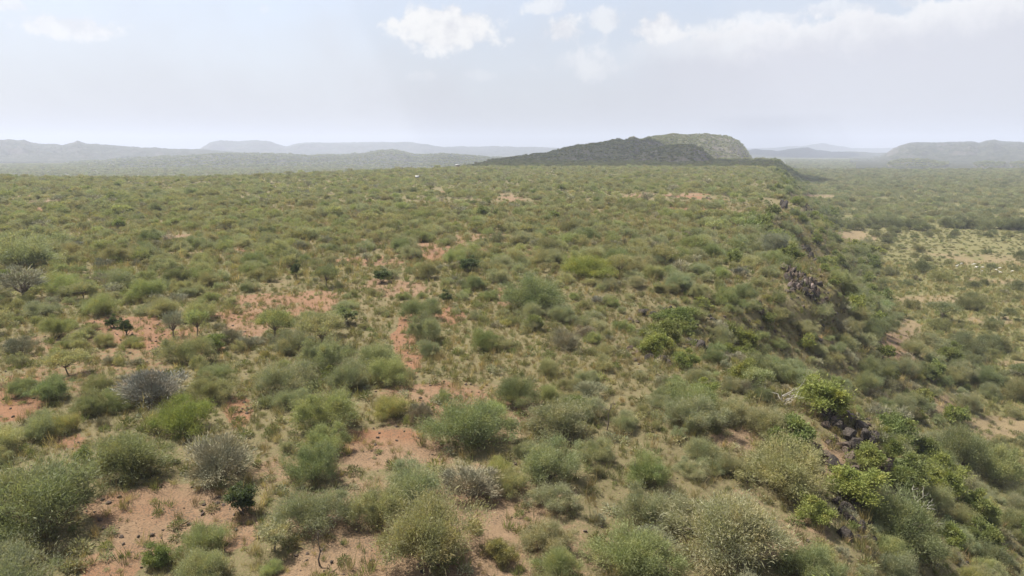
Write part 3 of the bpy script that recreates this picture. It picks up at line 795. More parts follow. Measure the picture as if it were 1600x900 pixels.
VL = {'thorn_bush/valley': 46, 'thorn_bush/valley_olive': 20, 'evergreen/valley': 5, 'bare_bush/brown': 8, 'umbrella_tree/valley': 8}
VM_ = {'thorn_bush/valley_olive': 46, 'thorn_bush/olive': 26, 'thorn_bush/fresh': 10, 'thorn_bush/valley': 16, 'bare_bush/brown': 6}
layer(3.9, 24, 1100, 1.9, 5.0, 'plateau', PL, cov=.80)
layer(2.6, 24, 420, 1.0, 2.4, 'plateau', PM, cov=.56, hw=(.5, .75))
layer(5.0, 420, 1100, 2.0, 4.0, 'plateau', PM, cov=.6, hw=(.5, .7))
layer(3.2, 20, 700, 2.4, 4.8, 'slope', SL, cov=1.05, hw=(.48, .75), a0=-.1, bare_pow=1.6)
layer(2.2, 20, 330, .9, 2.0, 'slope', PM, cov=.6, hw=(.5, .8), a0=-.1)
dense = lambda x, y, s: (y > 400 + 60 * fbm(x, y, 70, 77, 3))
sparse = lambda x, y, s: ~dense(x, y, s)
layer(9.5, 60, 420, 3.5, 7.2, 'valley', VL, cov=.75, hw=(.5, .68), a0=.2, keep=sparse, bare_pow=.7)
layer(2.3, 60, 440, 1.0, 2.4, 'valley', VM_, cov=.80, hw=(.36, .55), a0=.2, keep=sparse)
VF = {'thorn_bush/valley': 12, 'thorn_bush/grey_green': 40, 'thorn_bush/valley_olive': 20, 'thorn_bush/deep': 16, 'thorn_bush/olive': 18, 'thorn_bush/fresh': 10}
layer(5.6, 370, 1500, 4.0, 8.0, 'valley', VF, cov=.68, hw=(.48, .62), a0=.2, keep=dense)
layer(11, 1500, 3600, 5.0, 10.0, 'valley', VF, cov=.9, hw=(.42, .55), a0=.2, a1=.88)
layer(12, 1000, 2600, 5.0, 9.0, 'lowland', VF, cov=1.0, hw=(.42, .55))
layer(5.5, 700, 1500, 3.5, 6.5, 'slope', SL, cov=1.0, hw=(.48, .7), a0=.2)
# riverside trees: a dark continuous row across the valley
for (xa, ya, xb, yb, nn) in ((1478, 356, 1680, 361, 30), (1392, 357, 1442, 361, 8), (1300, 351, 1390, 353, 9)):
    A = ray_hit(xa, ya); B = ray_hit(xb, yb)
    t = np.linspace(0, 1, nn) + rng.normal(size=nn) * .012
    x = A[0] + (B[0] - A[0]) * t; y = A[1] + (B[1] - A[1]) * t + rng.normal(size=nn) * 2.5
    w = 7 + 3.5 * rng.random(nn)
    PTS.append([np.array(['thorn_bush'] * nn, object), x, y, ground_z(x, y) - .1, w, w * .62, np.array(['valley'] * nn, object), np.array(['river'] * nn, object)])
K_, X_, Y_, Z_, W_, H_, T_, ZN_ = [np.concatenate([np.asarray(q[i]) for q in PTS]) for i in range(8)]
px_, py_, dep_ = project(X_.astype(float), Y_.astype(float), Z_.astype(float))
X_, Y_, Z_, W_, H_ = [a.astype(float) for a in (X_, Y_, Z_, W_, H_)]
size = W_ / dep_ * F * (1024 / 1600)
inview = (px_ > -40) & (px_ < 1640) & (py_ > 230) & (py_ < 950)
LOOK = {'grey_green': 'grey-green', 'olive': 'olive', 'fresh': 'fresh green', 'deep': 'deep green', 'pale': 'pale green', 'yellow': 'yellowish', 'lime': 'lime green', 'leafy': 'mid-green',
        'evergreen': 'dark green', 'grey': 'ash-grey', 'brown': 'brown', 'bluegrey': 'blue-grey', 'valley': 'dark green', 'valley_olive': 'dull olive'}
SHAPE = {'thorn_bush': 'dome-shaped thorn bush', 'umbrella_tree': 'flat-topped acacia tree', 'bare_bush': 'leafless twiggy bush', 'leafy_shrub': 'broad-leaved shrub',
         'evergreen': 'compact evergreen shrub', 'open_tree': 'little open-crowned tree', 'bare_tree': 'leafless little tree'}
WHERE = {'plateau': 'among the scattered scrub of the plateau', 'slope': 'in the thicket on the steep side slope', 'valley': 'on the grassy valley floor',
         'river': 'in the dark tree row across the valley'}
LAND = {0: 'the widest dark green bush', 2: 'the grey-brown leafless bush', 3: 'the lone evergreen of the clearing', 9: 'the grey-blue leafless bush', 18: 'the large dark dome bush',
        20: 'the tall rounded bush', 21: 'the very large olive bush', 25: 'the yellow-topped leafy shrub', 28: 'the pale grey-green bush with ash-grey foot', 37: 'the wide olive rim bush',
        38: 'the lone yellow-green shrub', 39: 'the very wide pale green bush', 40: 'the black boulders', 44: 'the shrub below the boulders', 48: 'the big bush by the crevice', 49: 'the small lime slope shrub',
        51: 'the tall dark slope bush', 53: 'the slim tree on red soil', 61: 'the low flat-topped tree', 62: 'the forked flat-topped acacia', 64: 'the tall grey-green dome', 67: 'the slender dark evergreen',
        70: 'the round bush by the red path', 74: 'the long low thicket', 75: 'the long bright green bush', 79: 'the purplish-brown leafless bush', 80: 'the small bush by the red path', 81: 'the lime shrub over dark rock',
        68: 'the very wide low thicket', 16: 'the bright-topped bush', 84: 'the blue-grey bush of the cliff'}
land_i = np.array(sorted(LAND)); land_xy = hp[land_i, :2]
def side_label(i, kd):
    w = W_[i]; sz = 'small ' if w < 2.0 else 'large ' if w > 4.6 else ''
    d = np.hypot(land_xy[:, 0] - X_[i], land_xy[:, 1] - Y_[i]); q = int(np.argmin(d))
    if d[q] < 11 and ZN_[i] in ('plateau', 'slope'):
        return '%s%s %s near %s' % (sz, LOOK[T_[i]], SHAPE[kd], LAND[int(land_i[q])])
    where = WHERE[ZN_[i]]
    if ZN_[i] == 'plateau':
        if BM_[i] > .35: where = 'at the edge of bare reddish ground'
        elif edge_s(X_[i], Y_[i]) > -22: where = 'close to the escarpment rim'
    elif ZN_[i] == 'slope' and edge_s(X_[i], Y_[i]) > 18: where = 'at the foot of the steep side slope'
    elif ZN_[i] == 'valley' and BM_[i] > .35: where = 'beside sandy patches of the valley floor'
    return '%s%s %s %s' % (sz, LOOK[T_[i]], SHAPE[kd], where)
BM_ = bare_mask(X_, Y_, Z_)[0]
single = np.zeros(len(X_), bool)
for kd in KINDS:
    k = np.where((K_ == kd) & inview)[0]
    k = k[np.argsort(-size[k])][:max(0, 298 - COUNT[kd])]
    k = k[size[k] > 6]
    for i in k:
        single[i] = True
        lb = side_label(i, kd)
        place(kd, int(rng.integers(0, 99)), (X_[i], Y_[i], Z_[i]), W_[i], H_[i], rng.random() * 6.28, tint(T_[i]),
              lb, 'look-alikes: ' + lb,
              parts=size[i] > 22)

# ------------------------------------------------------------------ geometry-nodes scatter for what nobody could count
def proto_collection(name, meshes):
    c = bpy.data.collections.new(name)
    for i, me in enumerate(meshes):
        c.objects.link(bpy.data.objects.new('%s_%03d' % (name, i), me))
    return c
def scatter(name, label, cat, P, scl, idx, tints, meshes, tilt=None):
    me = bpy.data.meshes.new(name)
    N = len(P)
    me.vertices.add(N); me.vertices.foreach_set('co', np.asarray(P, np.float32).ravel())
    a = me.attributes.new('sc', 'FLOAT_VECTOR', 'POINT'); a.data.foreach_set('vector', np.asarray(scl, np.float32).ravel())
    ro = np.zeros((N, 3)); ro[:, 2] = rng.random(N) * 6.283
    if tilt is not None: ro[:, :2] = rng.normal(size=(N, 2)) * tilt
    a = me.attributes.new('ro', 'FLOAT_VECTOR', 'POINT'); a.data.foreach_set('vector', ro.astype(np.float32).ravel())
    a = me.attributes.new('ix', 'INT', 'POINT'); a.data.foreach_set('value', np.asarray(idx, np.int32))
    a = me.attributes.new('tint', 'FLOAT_COLOR', 'POINT')
    a.data.foreach_set('color', np.concatenate([np.asarray(tints), np.ones((N, 1))], 1).astype(np.float32).ravel())
    o = link(name, me, kind='stuff', label=label, category=cat)
    ng = bpy.data.node_groups.new(name, 'GeometryNodeTree')
    ng.interface.new_socket('Geometry', in_out='INPUT', socket_type='NodeSocketGeometry')
    ng.interface.new_socket('Geometry', in_out='OUTPUT', socket_type='NodeSocketGeometry')
    gi = ng.nodes.new('NodeGroupInput'); go = ng.nodes.new('NodeGroupOutput')
    ip = ng.nodes.new('GeometryNodeInstanceOnPoints'); ci = ng.nodes.new('GeometryNodeCollectionInfo')
    ci.inputs['Collection'].default_value = proto_collection(name, meshes)
    ci.inputs['Separate Children'].default_value = True; ci.inputs['Reset Children'].default_value = True
    def na(nm, ty):
        q = ng.nodes.new('GeometryNodeInputNamedAttribute'); q.data_type = ty; q.inputs['Name'].default_value = nm
        return q.outputs['Attribute']
    ng.links.new(gi.outputs[0], ip.inputs['Points']); ng.links.new(ci.outputs[0], ip.inputs['Instance'])
    ip.inputs['Pick Instance'].default_value = True
    ng.links.new(na('ix', 'INT'), ip.inputs['Instance Index'])
    er = ng.nodes.new('FunctionNodeEulerToRotation'); ng.links.new(na('ro', 'FLOAT_VECTOR'), er.inputs[0])
    ng.links.new(er.outputs[0], ip.inputs['Rotation'])
    ng.links.new(na('sc', 'FLOAT_VECTOR'), ip.inputs['Scale'])
    ng.links.new(ip.outputs[0], go.inputs[0])
    md = o.modifiers.new('scatter', 'NODES'); md.node_group = ng
    return o
def tints_of(names):
    base = np.array([TINT[t] for t in names])
    return np.clip(base * (1 + .12 * rng.normal(size=(len(base), 1))) * (1 + .025 * rng.normal(size=(len(base), 3))), .01, .6)
STUFF = {'thorn_bush': ('thorn_scrub', 'thorn scrub beyond countable bushes, spread over plateau, slope and valley', 'scrub'),
         'umbrella_tree': ('flat_topped_woodland', 'far flat-topped acacias mixed into the scrub', 'woodland'),
         'bare_bush': ('leafless_scrub', 'far leafless grey and brown scrub between the green bushes', 'dry scrub'),
         'leafy_shrub': ('leafy_scrub', 'far broad-leaved shrubs mixed into the scrub', 'scrub'),
         'evergreen': ('evergreen_scrub', 'far dark evergreen shrubs mixed into the scrub', 'scrub'),
         'open_tree': ('small_tree_cover', 'far little open-crowned trees mixed into the scrub', 'woodland'),
         'bare_tree': ('bare_tree_cover', 'far leafless little trees mixed into the scrub', 'woodland')}
for kd in KINDS:
    k = np.where((K_ == kd) & ~single)[0]
    if len(k) == 0: continue
    nv = len(PRO[kd]); W0, H0 = PRO[kd][0]['W'], PRO[kd][0]['H']
    lod = np.where(size[k] > 30, 0, np.where(size[k] > 9, 1, 2))
    meshes = [joint_mesh(build_plant(kd, v * 7 + len(kd), 0), kd + '_full') for v in range(nv)] if (lod == 0).any() else [e['mid'] for e in PRO[kd]]
    meshes = meshes + [e['mid'] for e in PRO[kd]] + [e['far'] for e in PRO[kd]]
    idx = lod * nv + rng.integers(0, nv, len(k))
    s0 = W_[k] / W0
    nm, lb, ct = STUFF[kd]
    scatter(nm, lb, ct, np.stack([X_[k], Y_[k], Z_[k]], -1), np.stack([s0, s0, H_[k] / H0], -1), idx, tints_of(T_[k]), meshes)

# scrub on the mesa and the hills
hx, hy, hz = [], [], []
for (XX, YY, ZZ, hs, o), cell in zip(HILLS, (7, 6, 0, 0, 14, 0, 12, 0, 0)):
    if cell == 0: continue
    nr, nc = XX.shape
    i = np.arange(nr - 1); area = np.abs((XX[1:, 1:] - XX[1:, :-1]) * (YY[1:, 1:] - YY[:-1, 1:]))
    cnt = np.minimum(rng.poisson(area / cell ** 2 * .8), 6)
    cnt = cnt * (hs[1:, 1:] > .5) * (np.arange(nr - 1)[:, None] < nr * .62)
    ii, jj = np.nonzero(cnt)
    rep = cnt[ii, jj]; ii = np.repeat(ii, rep); jj = np.repeat(jj, rep)
    u, v = rng.random(len(ii)), rng.random(len(ii))
    def bil(A): return (A[ii, jj] * (1 - u) + A[ii + 1, jj] * u) * (1 - v) + (A[ii, jj + 1] * (1 - u) + A[ii + 1, jj + 1] * u) * v
    hx.append(bil(XX)); hy.append(bil(YY)); hz.append(bil(ZZ))
hx, hy, hz = map(np.concatenate, (hx, hy, hz))
hw_ = (2.5 + 3.5 * rng.random(len(hx))) * np.where(hy > 2000, 1.7, 1.0)
nv = len(PRO['thorn_bush'])
scatter('hillside_scrub', 'dark scrub cover on the mesa, foothills and far knolls', 'scrub', np.stack([hx, hy, hz - .2], -1),
        np.stack([hw_ / 5, hw_ / 5, hw_ * .52 / 2.7], -1), rng.integers(0, nv, len(hx)), tints_of(pick(len(hx), {'valley': 3, 'olive': 3, 'deep': 5, 'grey_green': 4, 'valley_olive': 3})),
        [e['far'] for e in PRO['thorn_bush']])

# ------------------------------------------------------------------ ground cover: grass tufts and dwarf shrubs
def tuft(seed, n, h, spread, w):
    R = np.random.default_rng(seed)
    p = np.concatenate([R.normal(size=(n, 2)) * spread * .35, np.zeros((n, 1))], 1)
    d = np.concatenate([R.normal(size=(n, 2)) * .42, np.ones((n, 1))], 1)
    V, Q = sprigs(R, p, d, h, w)
    me = new_mesh('tuft', V, Q)
    a = me.attributes.new('lv', 'FLOAT', 'POINT'); a.data.foreach_set('value', np.repeat(R.random(n), 4).astype(np.float32))
    me.materials.append(mat_leaf); return me
def dwarf(seed, n):
    R = np.random.default_rng(seed)
    d = R.normal(size=(n, 3)); d[:, 2] = np.abs(d[:, 2]); d /= np.linalg.norm(d, axis=1, keepdims=True)
    p = d * (R.random((n, 1)) ** .5) * np.array([.42, .42, .38]) + np.array([0, 0, .03])
    V, Q = sprigs(R, p, d + R.normal(size=(n, 3)) * .5, .17, .045)
    me = new_mesh('dwarf', V, Q)
    a = me.attributes.new('lv', 'FLOAT', 'POINT'); a.data.foreach_set('value', np.repeat(R.random(n), 4).astype(np.float32))
    me.materials.append(mat_leaf); return me
TINT.update({'straw': (.34, .27, .14), 'dry': (.24, .185, .10), 'dull': (.17, .155, .075), 'greenish': (.155, .165, .065), 'vgrass': (.245, .228, .092)})
def cover(cell, y0, y1, mix, vmix, cov, barefac, sc0, sc1, name, label, cat, meshes, nvar):
    x, y = jitter_grid(cell, y0, y1, -.84, .84, 4)
    z = ground_z(x, y)
    bm, rd, s = bare_mask(x, y, z)
    pr = cov * (1 - barefac * np.clip(bm * 1.1, 0, 1)) * (1 + .6 * fbm(x, y, 9, 91, 3))
    k = rng.random(len(x)) < pr
    x, y, z, s = x[k], y[k], z[k], s[k]
    tn = pick(len(x), mix); tv = pick(len(x), vmix); tn = np.where(s > 28, tv, tn)
    sc = sc0 + (sc1 - sc0) * rng.random(len(x)) ** 2
    scl = np.stack([sc, sc, sc * (.7 + .6 * rng.random(len(x)))], -1)
    scatter(name, label, cat, np.stack([x, y, z - .02], -1), scl, rng.integers(0, nvar, len(x)), tints_of(tn), meshes, tilt=.08)
tufts = [tuft(300 + i, 46, .48, .30, .020) for i in range(5)]
cover(.62, 22, 100, {'straw': 3, 'dry': 5, 'dull': 5, 'greenish': 3}, {'vgrass': 5, 'straw': 3, 'greenish': 3}, .80, .66, .45, 1.4, 'dry_grass', 'dry straw and olive grass tufts between the near bushes', 'grass', tufts, 5)
cover(1.25, 100, 260, {'straw': 3, 'dry': 4, 'dull': 5, 'greenish': 3}, {'vgrass': 6, 'straw': 3, 'greenish': 3}, .75, .75, 1.2, 2.4, 'far_grass', 'dry grass between the bushes farther back and in the valley', 'grass', tufts, 5)
dw = [dwarf(400 + i, 210) for i in range(5)]
cover(1.05, 22, 150, {'dull': 5, 'greenish': 5, 'olive': 4, 'grey': 3, 'brown': 3}, {'valley_olive': 4, 'olive': 5, 'fresh': 2}, .58, .66, .35, 1.5, 'dwarf_shrubs', 'knee-high dwarf shrubs and herbs covering the ground between bushes', 'undergrowth', dw, 5)

# ------------------------------------------------------------------ rocks
import bmesh
def boulder_mesh(seed, cuts=16, rough=.10, sub=3):
    R = np.random.default_rng(seed)
    bm = bmesh.new(); bmesh.ops.create_icosphere(bm, subdivisions=sub, radius=1)
    V = np.array([v.co[:] for v in bm.verts])
    for c in range(cuts):
        nrm = R.normal(size=3); nrm /= np.linalg.norm(nrm); dd = .45 + .36 * R.random()
        q = V @ nrm - dd
        V = np.where(q[:, None] > 0, V - q[:, None] * nrm * .96, V)
    V = V * (1 + rough * fbm(V[:, 0] * 3 + V[:, 2] * 2 + seed, V[:, 1] * 3 - V[:, 2], 1, seed, 3))[:, None]
    for v, c in zip(bm.verts, V): v.co = c
    me = bpy.data.meshes.new('boulder'); bm.to_mesh(me); bm.free()
    return me
BOULD = {}
for mn, mt in (('basalt', mat_basalt), ('brown', mat_brownrock), ('pink', mat_pinkrock)):
    BOULD[mn] = []
    for i in range(5):
        me = boulder_mesh(500 + i * 3 + len(mn)); me.materials.append(mt); BOULD[mn].append(me)
def outcrop(label, items, name='rock_outcrop', group=None):
    """items: (px, py, width px, height px, kind, deep) - each a boulder resting on the slope"""
    if len(items) < 20:
        items = [(a + q * rng.normal() * c * .5, b_ + q * rng.normal() * d * .3, c * f_, d * f_, k2) for (a, b_, c, d, k2) in items for (q, f_) in ((0, .82), (1, .55), (1, .45))]
    pts = [ray_hit(a, b_) for (a, b_, *_r) in items]
    c = np.mean(pts, axis=0); c[2] = ground_z(c[0], c[1])
    o = link(name, None, c, label=label, category='rocks')
    if group: o['group'] = group
    for p, (a, b_, wp, hp_, kd, *_r) in zip(pts, items):
        dep = project(*p)[2]; w = wp * dep / F * .60; h = hp_ * dep / F * .62
        ch = bpy.data.objects.new('boulder', BOULD[kd][int(rng.integers(0, 5))]); COL.objects.link(ch); ch.parent = o
        ch.location = (p[0] - c[0], p[1] - c[1], ground_z(p[0], p[1]) + h * .30 - c[2])
        ch.scale = (w, w * (.8 + .4 * rng.random()), h); ch.rotation_euler = (rng.normal() * .25, rng.normal() * .25, rng.random() * 6.28)
    return o
outcrop('stack of black boulders with one pinkish block on the rim under a lime shrub',
        [(1328, 655, 22, 26, 'pink'), (1345, 672, 26, 30, 'basalt'), (1325, 685, 34, 26, 'basalt'), (1352, 690, 26, 32, 'basalt'), (1308, 672, 24, 26, 'basalt'),
         (1338, 700, 30, 26, 'basalt'), (1290, 655, 26, 26, 'basalt'), (1318, 700, 22, 22, 'brown'), (1362, 700, 16, 26, 'basalt'), (1300, 688, 18, 16, 'brown')])
outcrop('brown ledge rock below the straw-coloured grass strip', [(1330, 722, 24, 34, 'brown'), (1322, 708, 16, 20, 'brown'), (1336, 738, 18, 22, 'brown'), (1292, 715, 20, 20, 'brown'), (1302, 730, 16, 18, 'brown'), (1278, 702, 18, 14, 'brown')])
outcrop('black rocks in the crevice under the sprawling shrub', [(1318, 800, 20, 24, 'basalt'), (1330, 818, 22, 24, 'basalt'), (1346, 832, 22, 24, 'basalt'), (1304, 786, 16, 18, 'basalt'), (1352, 846, 18, 20, 'basalt')])
cl = []
for i in range(120):
    t = rng.random(); u = rng.random() ** 1.2
    cl.append((1226 + 54 * t + 14 * (u - .5), 424 + 58 * t * .55 + 34 * u - 8, 4 + 5 * rng.random(), 8 + 13 * rng.random(), 'brown' if rng.random() < .55 else 'basalt' if rng.random() < .75 else 'pink'))
outcrop('broken brown and black cliff face on the spur of the escarpment', cl)
outcrop('dark rock ribs at the top of the brown cliff', [(1262, 395, 10, 14, 'basalt'), (1268, 402, 9, 14, 'basalt'), (1272, 410, 8, 14, 'basalt'), (1255, 389, 10, 10, 'basalt'), (1248, 386, 8, 9, 'basalt')])
outcrop('square dark rock pillar on the distant rim of the escarpment', [(1224, 326, 12, 18, 'basalt'), (1222, 322, 10, 16, 'basalt'), (1227, 323, 9, 16, 'basalt'), (1218, 331, 9, 9, 'basalt'), (1203, 323, 9, 8, 'basalt')])
outcrop('low dark rocks on the rim behind the bright lime shrub', [(1003, 492, 22, 14, 'basalt'), (1022, 496, 20, 14, 'basalt'), (1040, 490, 18, 14, 'basalt'), (985, 502, 16, 10, 'brown'), (1052, 498, 14, 12, 'basalt')])
outcrop('dark broken rock beneath the bright lime shrub', [(1015, 562, 18, 14, 'basalt'), (1034, 566, 22, 16, 'basalt'), (1000, 552, 18, 14, 'brown'), (985, 546, 16, 12, 'brown'), (1048, 572, 16, 12, 'brown'), (992, 564, 14, 10, 'brown')])
outcrop('single black rock standing in the hollow of the rim', [(1095, 548, 22, 26, 'basalt'), (1088, 538, 14, 16, 'basalt')])
# loose stones on the bare ground
sx, sy = jitter_grid(.55, 24, 80, -.84, .6, 2)
sz = ground_z(sx, sy); bmk, _, ss_ = bare_mask(sx, sy, sz)
k = rng.random(len(sx)) < .12 + .55 * np.clip(bmk, 0, 1)
sx, sy, sz = sx[k], sy[k], sz[k]
ssz = .03 + .17 * rng.random(len(sx)) ** 5
small = []
for i in range(4):
    me = boulder_mesh(700 + i, 7, .04, 1); me.materials.append(mat_brownrock if i else mat_basalt); small.append(me)
scatter('loose_stones', 'loose dark stones littering the bare reddish ground', 'stones', np.stack([sx, sy, sz + ssz * .2], -1), np.stack([ssz, ssz, ssz * .7], -1),
        rng.integers(0, 4, len(sx)), np.full((len(sx), 3), .1), small, tilt=.3)

ry_ = rng.random(2600) * 300 + 30
rs_ = rng.random(2600) ** 1.5 * 12 - 2
rx_ = edge_x(ry_) + rs_ / .935
cw_ = np.clip(np.exp(-((ry_ - 54) / 10) ** 2) + np.exp(-((ry_ - 120) / 16) ** 2) + np.exp(-((ry_ - 292) / 16) ** 2) + np.exp(-((ry_ - 86) / 12) ** 2) * .5, 0, 1)
k = rng.random(2600) < .12 + .85 * cw_
rx_, ry_ = rx_[k], ry_[k]; rz_ = ground_z(rx_, ry_)
rr_ = .14 + .75 * rng.random(len(rx_)) ** 3
scatter('rim_rubble', 'broken brown and black rubble along the rocky rim of the escarpment', 'rubble', np.stack([rx_, ry_, rz_ + rr_ * .15], -1),
        np.stack([rr_, rr_ * .9, rr_ * .8], -1), rng.integers(0, 10, len(rx_)), np.full((len(rx_), 3), .1), BOULD['brown'] + BOULD['basalt'], tilt=.4)

# ------------------------------------------------------------------ dead wood
def dead_wood(name, label, px, py, hpx, wpx, seed, mat, nb=7, lean=.1):
    R = np.random.default_rng(seed); p = ray_hit(px, py); dep = project(*p)[2]
    h = hpx * dep / F * 1.05; w = wpx * dep / F
    paths = []
    top = np.array([R.normal() * lean * h, R.normal() * lean * h, h])
    tr = limb(R, (0, 0, -.1), top, .055, .014, 6, .05, 0); paths.append(tr)
    br = []
    for i in range(nb):
        a = tr[0][R.integers(1, 5)]
        d = np.array([R.normal(), R.normal(), .35 + .5 * R.random()]); d /= np.linalg.norm(d)
        q = limb(R, a, a + d * w * (.3 + .35 * R.random()), .03, .008, 5, .14, .1); br.append(q)
        for j in range(3):
            a2 = q[0][R.integers(1, 5)]; d2 = d + R.normal(size=3) * .6; d2 /= np.linalg.norm(d2)
            br.append(limb(R, a2, a2 + d2 * w * (.12 + .15 * R.random()), .016, .005, 4, .12, .05))
    p[2] = ground_z(p[0], p[1])
    o = link(name, None, p, label=label, category='dead wood')
    for nm, ps in (('trunk', paths), ('branches', br)):
        if not ps: continue
        V, Q = tube(ps, 5); me = new_mesh(nm, V, Q, smooth=True); me.materials.append(mat); link(nm, me, parent=o)
    return o
dead_wood('dead_bush', 'bleached white dead bush on the slope beside the deep green bush', 1424, 826, 38, 60, 1, mat_dead, 12, .2)
dead_wood('dead_snag', 'thin dark dead snag poking out of a grey-green bush by the clearing', 500, 885, 58, 22, 2, mat_bark, 4, .04)
dead_wood('dead_snag', 'tall thin grey dead stem among bushes beside the pale yellowish bush', 948, 672, 42, 22, 3, mat_bark, 4, .05)
dead_wood('dead_branch', 'bleached fallen branches on the rim beside the lime shrub over the boulders', 1225, 636, 22, 56, 4, mat_dead, 7, .5)
dead_wood('dead_snag', 'straight bare stem standing on open ground behind a light green bush', 992, 755, 34, 10, 5, mat_bark, 3, .03)
dead_wood('dead_bush', 'pale bare branches low on the slope above the valley', 1412, 800, 14, 30, 6, mat_dead, 6, .5)

# ------------------------------------------------------------------ far huts and the grazing flock
mat_tin, n, b, _ = new_mat('tin_roof'); b.inputs['Base Color'].default_value = C(.30, .30, .29); b.inputs['Roughness'].default_value = .45
mat_mud, n, b, _ = new_mat('mud_wall'); b.inputs['Base Color'].default_value = C(.30, .22, .15)
mat_door, n, b, _ = new_mat('door_wood'); b.inputs['Base Color'].default_value = C(.10, .07, .05)
def prism(name, V, quads, tris, mat, parent):
    me = new_mesh(name, np.array(V, float), quads, tris); me.materials.append(mat); return link(name, me, parent=parent)
def hut(label, px, py, L, Wd, H):
    p = ray_hit(px, py); p[2] = ground_z(p[0], p[1])
    o = link('hut', None, p + np.array([0, 0, 1.2]), label=label, category='hut'); o.rotation_euler = (0, 0, .25)
    a, b2 = L / 2, Wd / 2
    prism('wall', [(-a, -b2, -1.6), (a, -b2, -1.6), (a, b2, -1.6), (-a, b2, -1.6), (-a, -b2, H), (a, -b2, H), (a, b2, H), (-a, b2, H)],
          [(0, 1, 5, 4), (1, 2, 6, 5), (2, 3, 7, 6), (3, 0, 4, 7)], None, mat_mud, o)
    e = .4
    prism('roof', [(-a - e, -b2 - e, H - .05), (a + e, -b2 - e, H - .05), (a + e, b2 + e, H - .05), (-a - e, b2 + e, H - .05), (-a - e, 0, H + 1.3), (a + e, 0, H + 1.3)],
          [(0, 1, 5, 4), (2, 3, 4, 5), (0, 3, 2, 1)], [(0, 4, 3), (1, 2, 5)], mat_tin, o)
    prism('door', [(-.5, -b2 - .03, -1.6), (.5, -b2 - .03, -1.6), (.5, -b2 - .03, .6), (-.5, -b2 - .03, .6)], [(0, 1, 2, 3)], None, mat_door, o)
hut('tiny white-roofed hut at the far edge of the plateau', 715, 263, 3.6, 3.0, 1.8)
hut('low white-roofed shed in far scrub before a red soil patch', 652, 283, 1.6, 1.6, .8)

mat_goat, n, b, _ = new_mat('white_coat'); P, g = pos(n)
n.links.new(MIX(n, NOISE(n, P, 6, 3), C(.48, .45, .39), C(.62, .60, .54)), b.inputs['Base Color'])
def goat_mesh(graze):
    # skeleton grown into one continuous body: trunk, neck, head, ears, tail, jointed legs
    J = {}; V = []; E = []; Rr = []
    def v(co, r_): V.append(co); Rr.append(r_); return len(V) - 1
    hip = v((-.34, 0, .60), .150); belly = v((0, 0, .56), .175); chest = v((.30, 0, .58), .165); E += [(hip, belly), (belly, chest)]
    hd = (.62, 0, .16) if graze else (.60, 0, .92)
    mz = (.72, 0, .07) if graze else (.76, 0, .84)
    nk = v((.44, 0, .52) if graze else (.44, 0, .76), .085); head = v(hd, .072); muz = v(mz, .040)
    E += [(chest, nk), (nk, head), (head, muz)]
    for sg in (-1, 1):
        e_ = v((hd[0] - .05, sg * .12, hd[2] + .02), .016); E.append((head, e_))
        sh = v((.30, sg * .10, .46), .062); kn = v((.32, sg * .10, .26), .034); ft = v((.30, sg * .10, .02), .028); E += [(chest, sh), (sh, kn), (kn, ft)]
        th2 = v((-.28, sg * .11, .44), .085); hk = v((-.42, sg * .11, .26), .036); f2 = v((-.38, sg * .11, .02), .028); E += [(hip, th2), (th2, hk), (hk, f2)]
    tl = v((-.50, 0, .62), .022); E.append((hip, tl))
    me = bpy.data.meshes.new('goat'); me.from_pydata(V, E, [])
    ob = bpy.data.objects.new('goat_tmp', me); COL.objects.link(ob)
    sk = ob.modifiers.new('skin', 'SKIN')
    for d_, r_ in zip(me.skin_vertices[0].data, Rr): d_.radius = (r_, r_)
    me.skin_vertices[0].data[0].use_root = True
    sb = ob.modifiers.new('sub', 'SUBSURF'); sb.levels = 1
    dg = bpy.context.evaluated_depsgraph_get()
    m2 = bpy.data.meshes.new_from_object(ob.evaluated_get(dg)); m2.name = 'goat_body'
    bpy.data.objects.remove(ob)
    m2.materials.clear(); m2.materials.append(mat_goat)
    m2.polygons.foreach_set('use_smooth', np.ones(len(m2.polygons), bool))
    return m2
goats = [goat_mesh(True), goat_mesh(False)]
for i, (gx, gy) in enumerate([(1495, 418), (1502, 414), (1522, 415), (1525, 420), (1535, 420), (1545, 418), (1534, 426), (1556, 424), (1562, 421), (1563, 428), (1582, 426)]):
    p = ray_hit(gx, gy); z = ground_z(p[0], p[1])
    o = link('goat', goats[0 if i % 3 else 1], (p[0], p[1], z), label='white goat grazing with the flock among valley bushes', category='goat', group='flock of white goats in the valley')
    o.rotation_euler = (0, 0, rng.random() * 6.28); o.scale = (1.15,) * 3

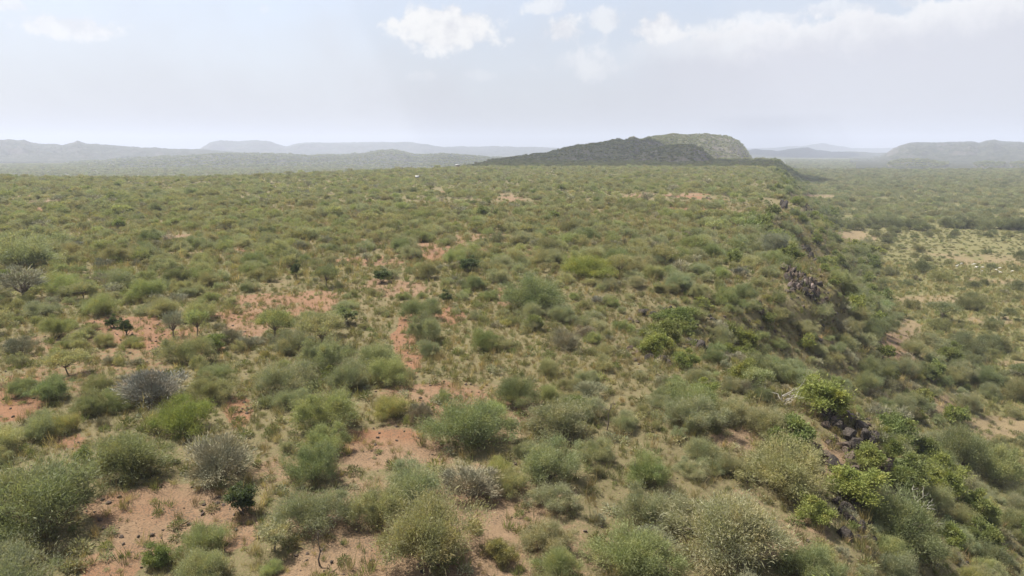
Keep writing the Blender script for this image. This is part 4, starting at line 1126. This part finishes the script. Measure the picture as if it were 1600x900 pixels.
# ------------------------------------------------------------------ clouds whose shadows lie on the mesa and far hills
mat_cloud, n, b, o_ = new_mat('cloud_white'); b.inputs['Base Color'].default_value = C(.85, .85, .85); b.inputs['Roughness'].default_value = 1
tr_ = n.nodes.new('ShaderNodeBsdfTransparent'); mx_ = n.nodes.new('ShaderNodeMixShader'); mx_.inputs[0].default_value = .42
n.links.new(b.outputs[0], mx_.inputs[1]); n.links.new(tr_.outputs[0], mx_.inputs[2]); n.links.new(mx_.outputs[0], o_.inputs[0])
def cloud(label, gx, gy, rx, ry, alt, seed):
    c = np.array([gx, gy, 0]) + sdir * (alt / sdir[2])
    R = np.random.default_rng(seed)
    bm = bmesh.new(); bmesh.ops.create_icosphere(bm, subdivisions=5, radius=1)
    for v_ in bm.verts:
        q = np.array(v_.co[:])
        k = 1 + .22 * float(fbm(q[0] * 2 + q[2] * 1.3 + seed, q[1] * 2 + q[2], 1, seed, 4, .6)) * 1.6
        q = q * k; q[2] = q[2] * (.42 if q[2] > 0 else .10)
        v_.co = (q[0] * rx, q[1] * ry, q[2] * min(rx, ry))
    me = bpy.data.meshes.new('cumulus_cloud'); bm.to_mesh(me); bm.free(); me.polygons.foreach_set('use_smooth', np.ones(len(me.polygons), bool))
    me.materials.append(mat_cloud)
    link('cumulus_cloud', me, c, kind='structure', label=label, category='cloud')
cloud('flat-based cumulus cloud overhead whose shadow lies on the mesa', 140, 1130, 285, 350, 700, 3)
cloud('distant flat-based cumulus cloud whose shadow lies on the far valley hills', 2050, 5300, 420, 700, 2600, 5)

# ------------------------------------------------------------------ haze
hz_m = bpy.data.materials.new('haze_air'); hz_m.use_nodes = True; n = hz_m.node_tree; n.nodes.clear()
o_ = n.nodes.new('ShaderNodeOutputMaterial'); pv = n.nodes.new('ShaderNodeVolumePrincipled')
pv.inputs['Color'].default_value = C(.64, .69, .82); pv.inputs['Density'].default_value = 0.00017; pv.inputs['Anisotropy'].default_value = 0.1
n.links.new(pv.outputs[0], o_.inputs['Volume'])
B = 12600; z0, z1 = -60.0, 260.0
V = [(-B, -B, z0), (B, -B, z0), (B, B, z0), (-B, B, z0), (-B, -B, z1), (B, -B, z1), (B, B, z1), (-B, B, z1)]
me = new_mesh('haze', np.array(V), [(0, 3, 2, 1), (4, 5, 6, 7), (0, 1, 5, 4), (1, 2, 6, 5), (2, 3, 7, 6), (3, 0, 4, 7)])
me.materials.append(hz_m)
link('haze', me, kind='stuff', label='pale dry-season haze lying over the whole landscape', category='haze')
print('PLANTS', COUNT, 'scatter', len(X_), 'hill scrub', len(hx), 'zmin', Z.min(), Z.max())
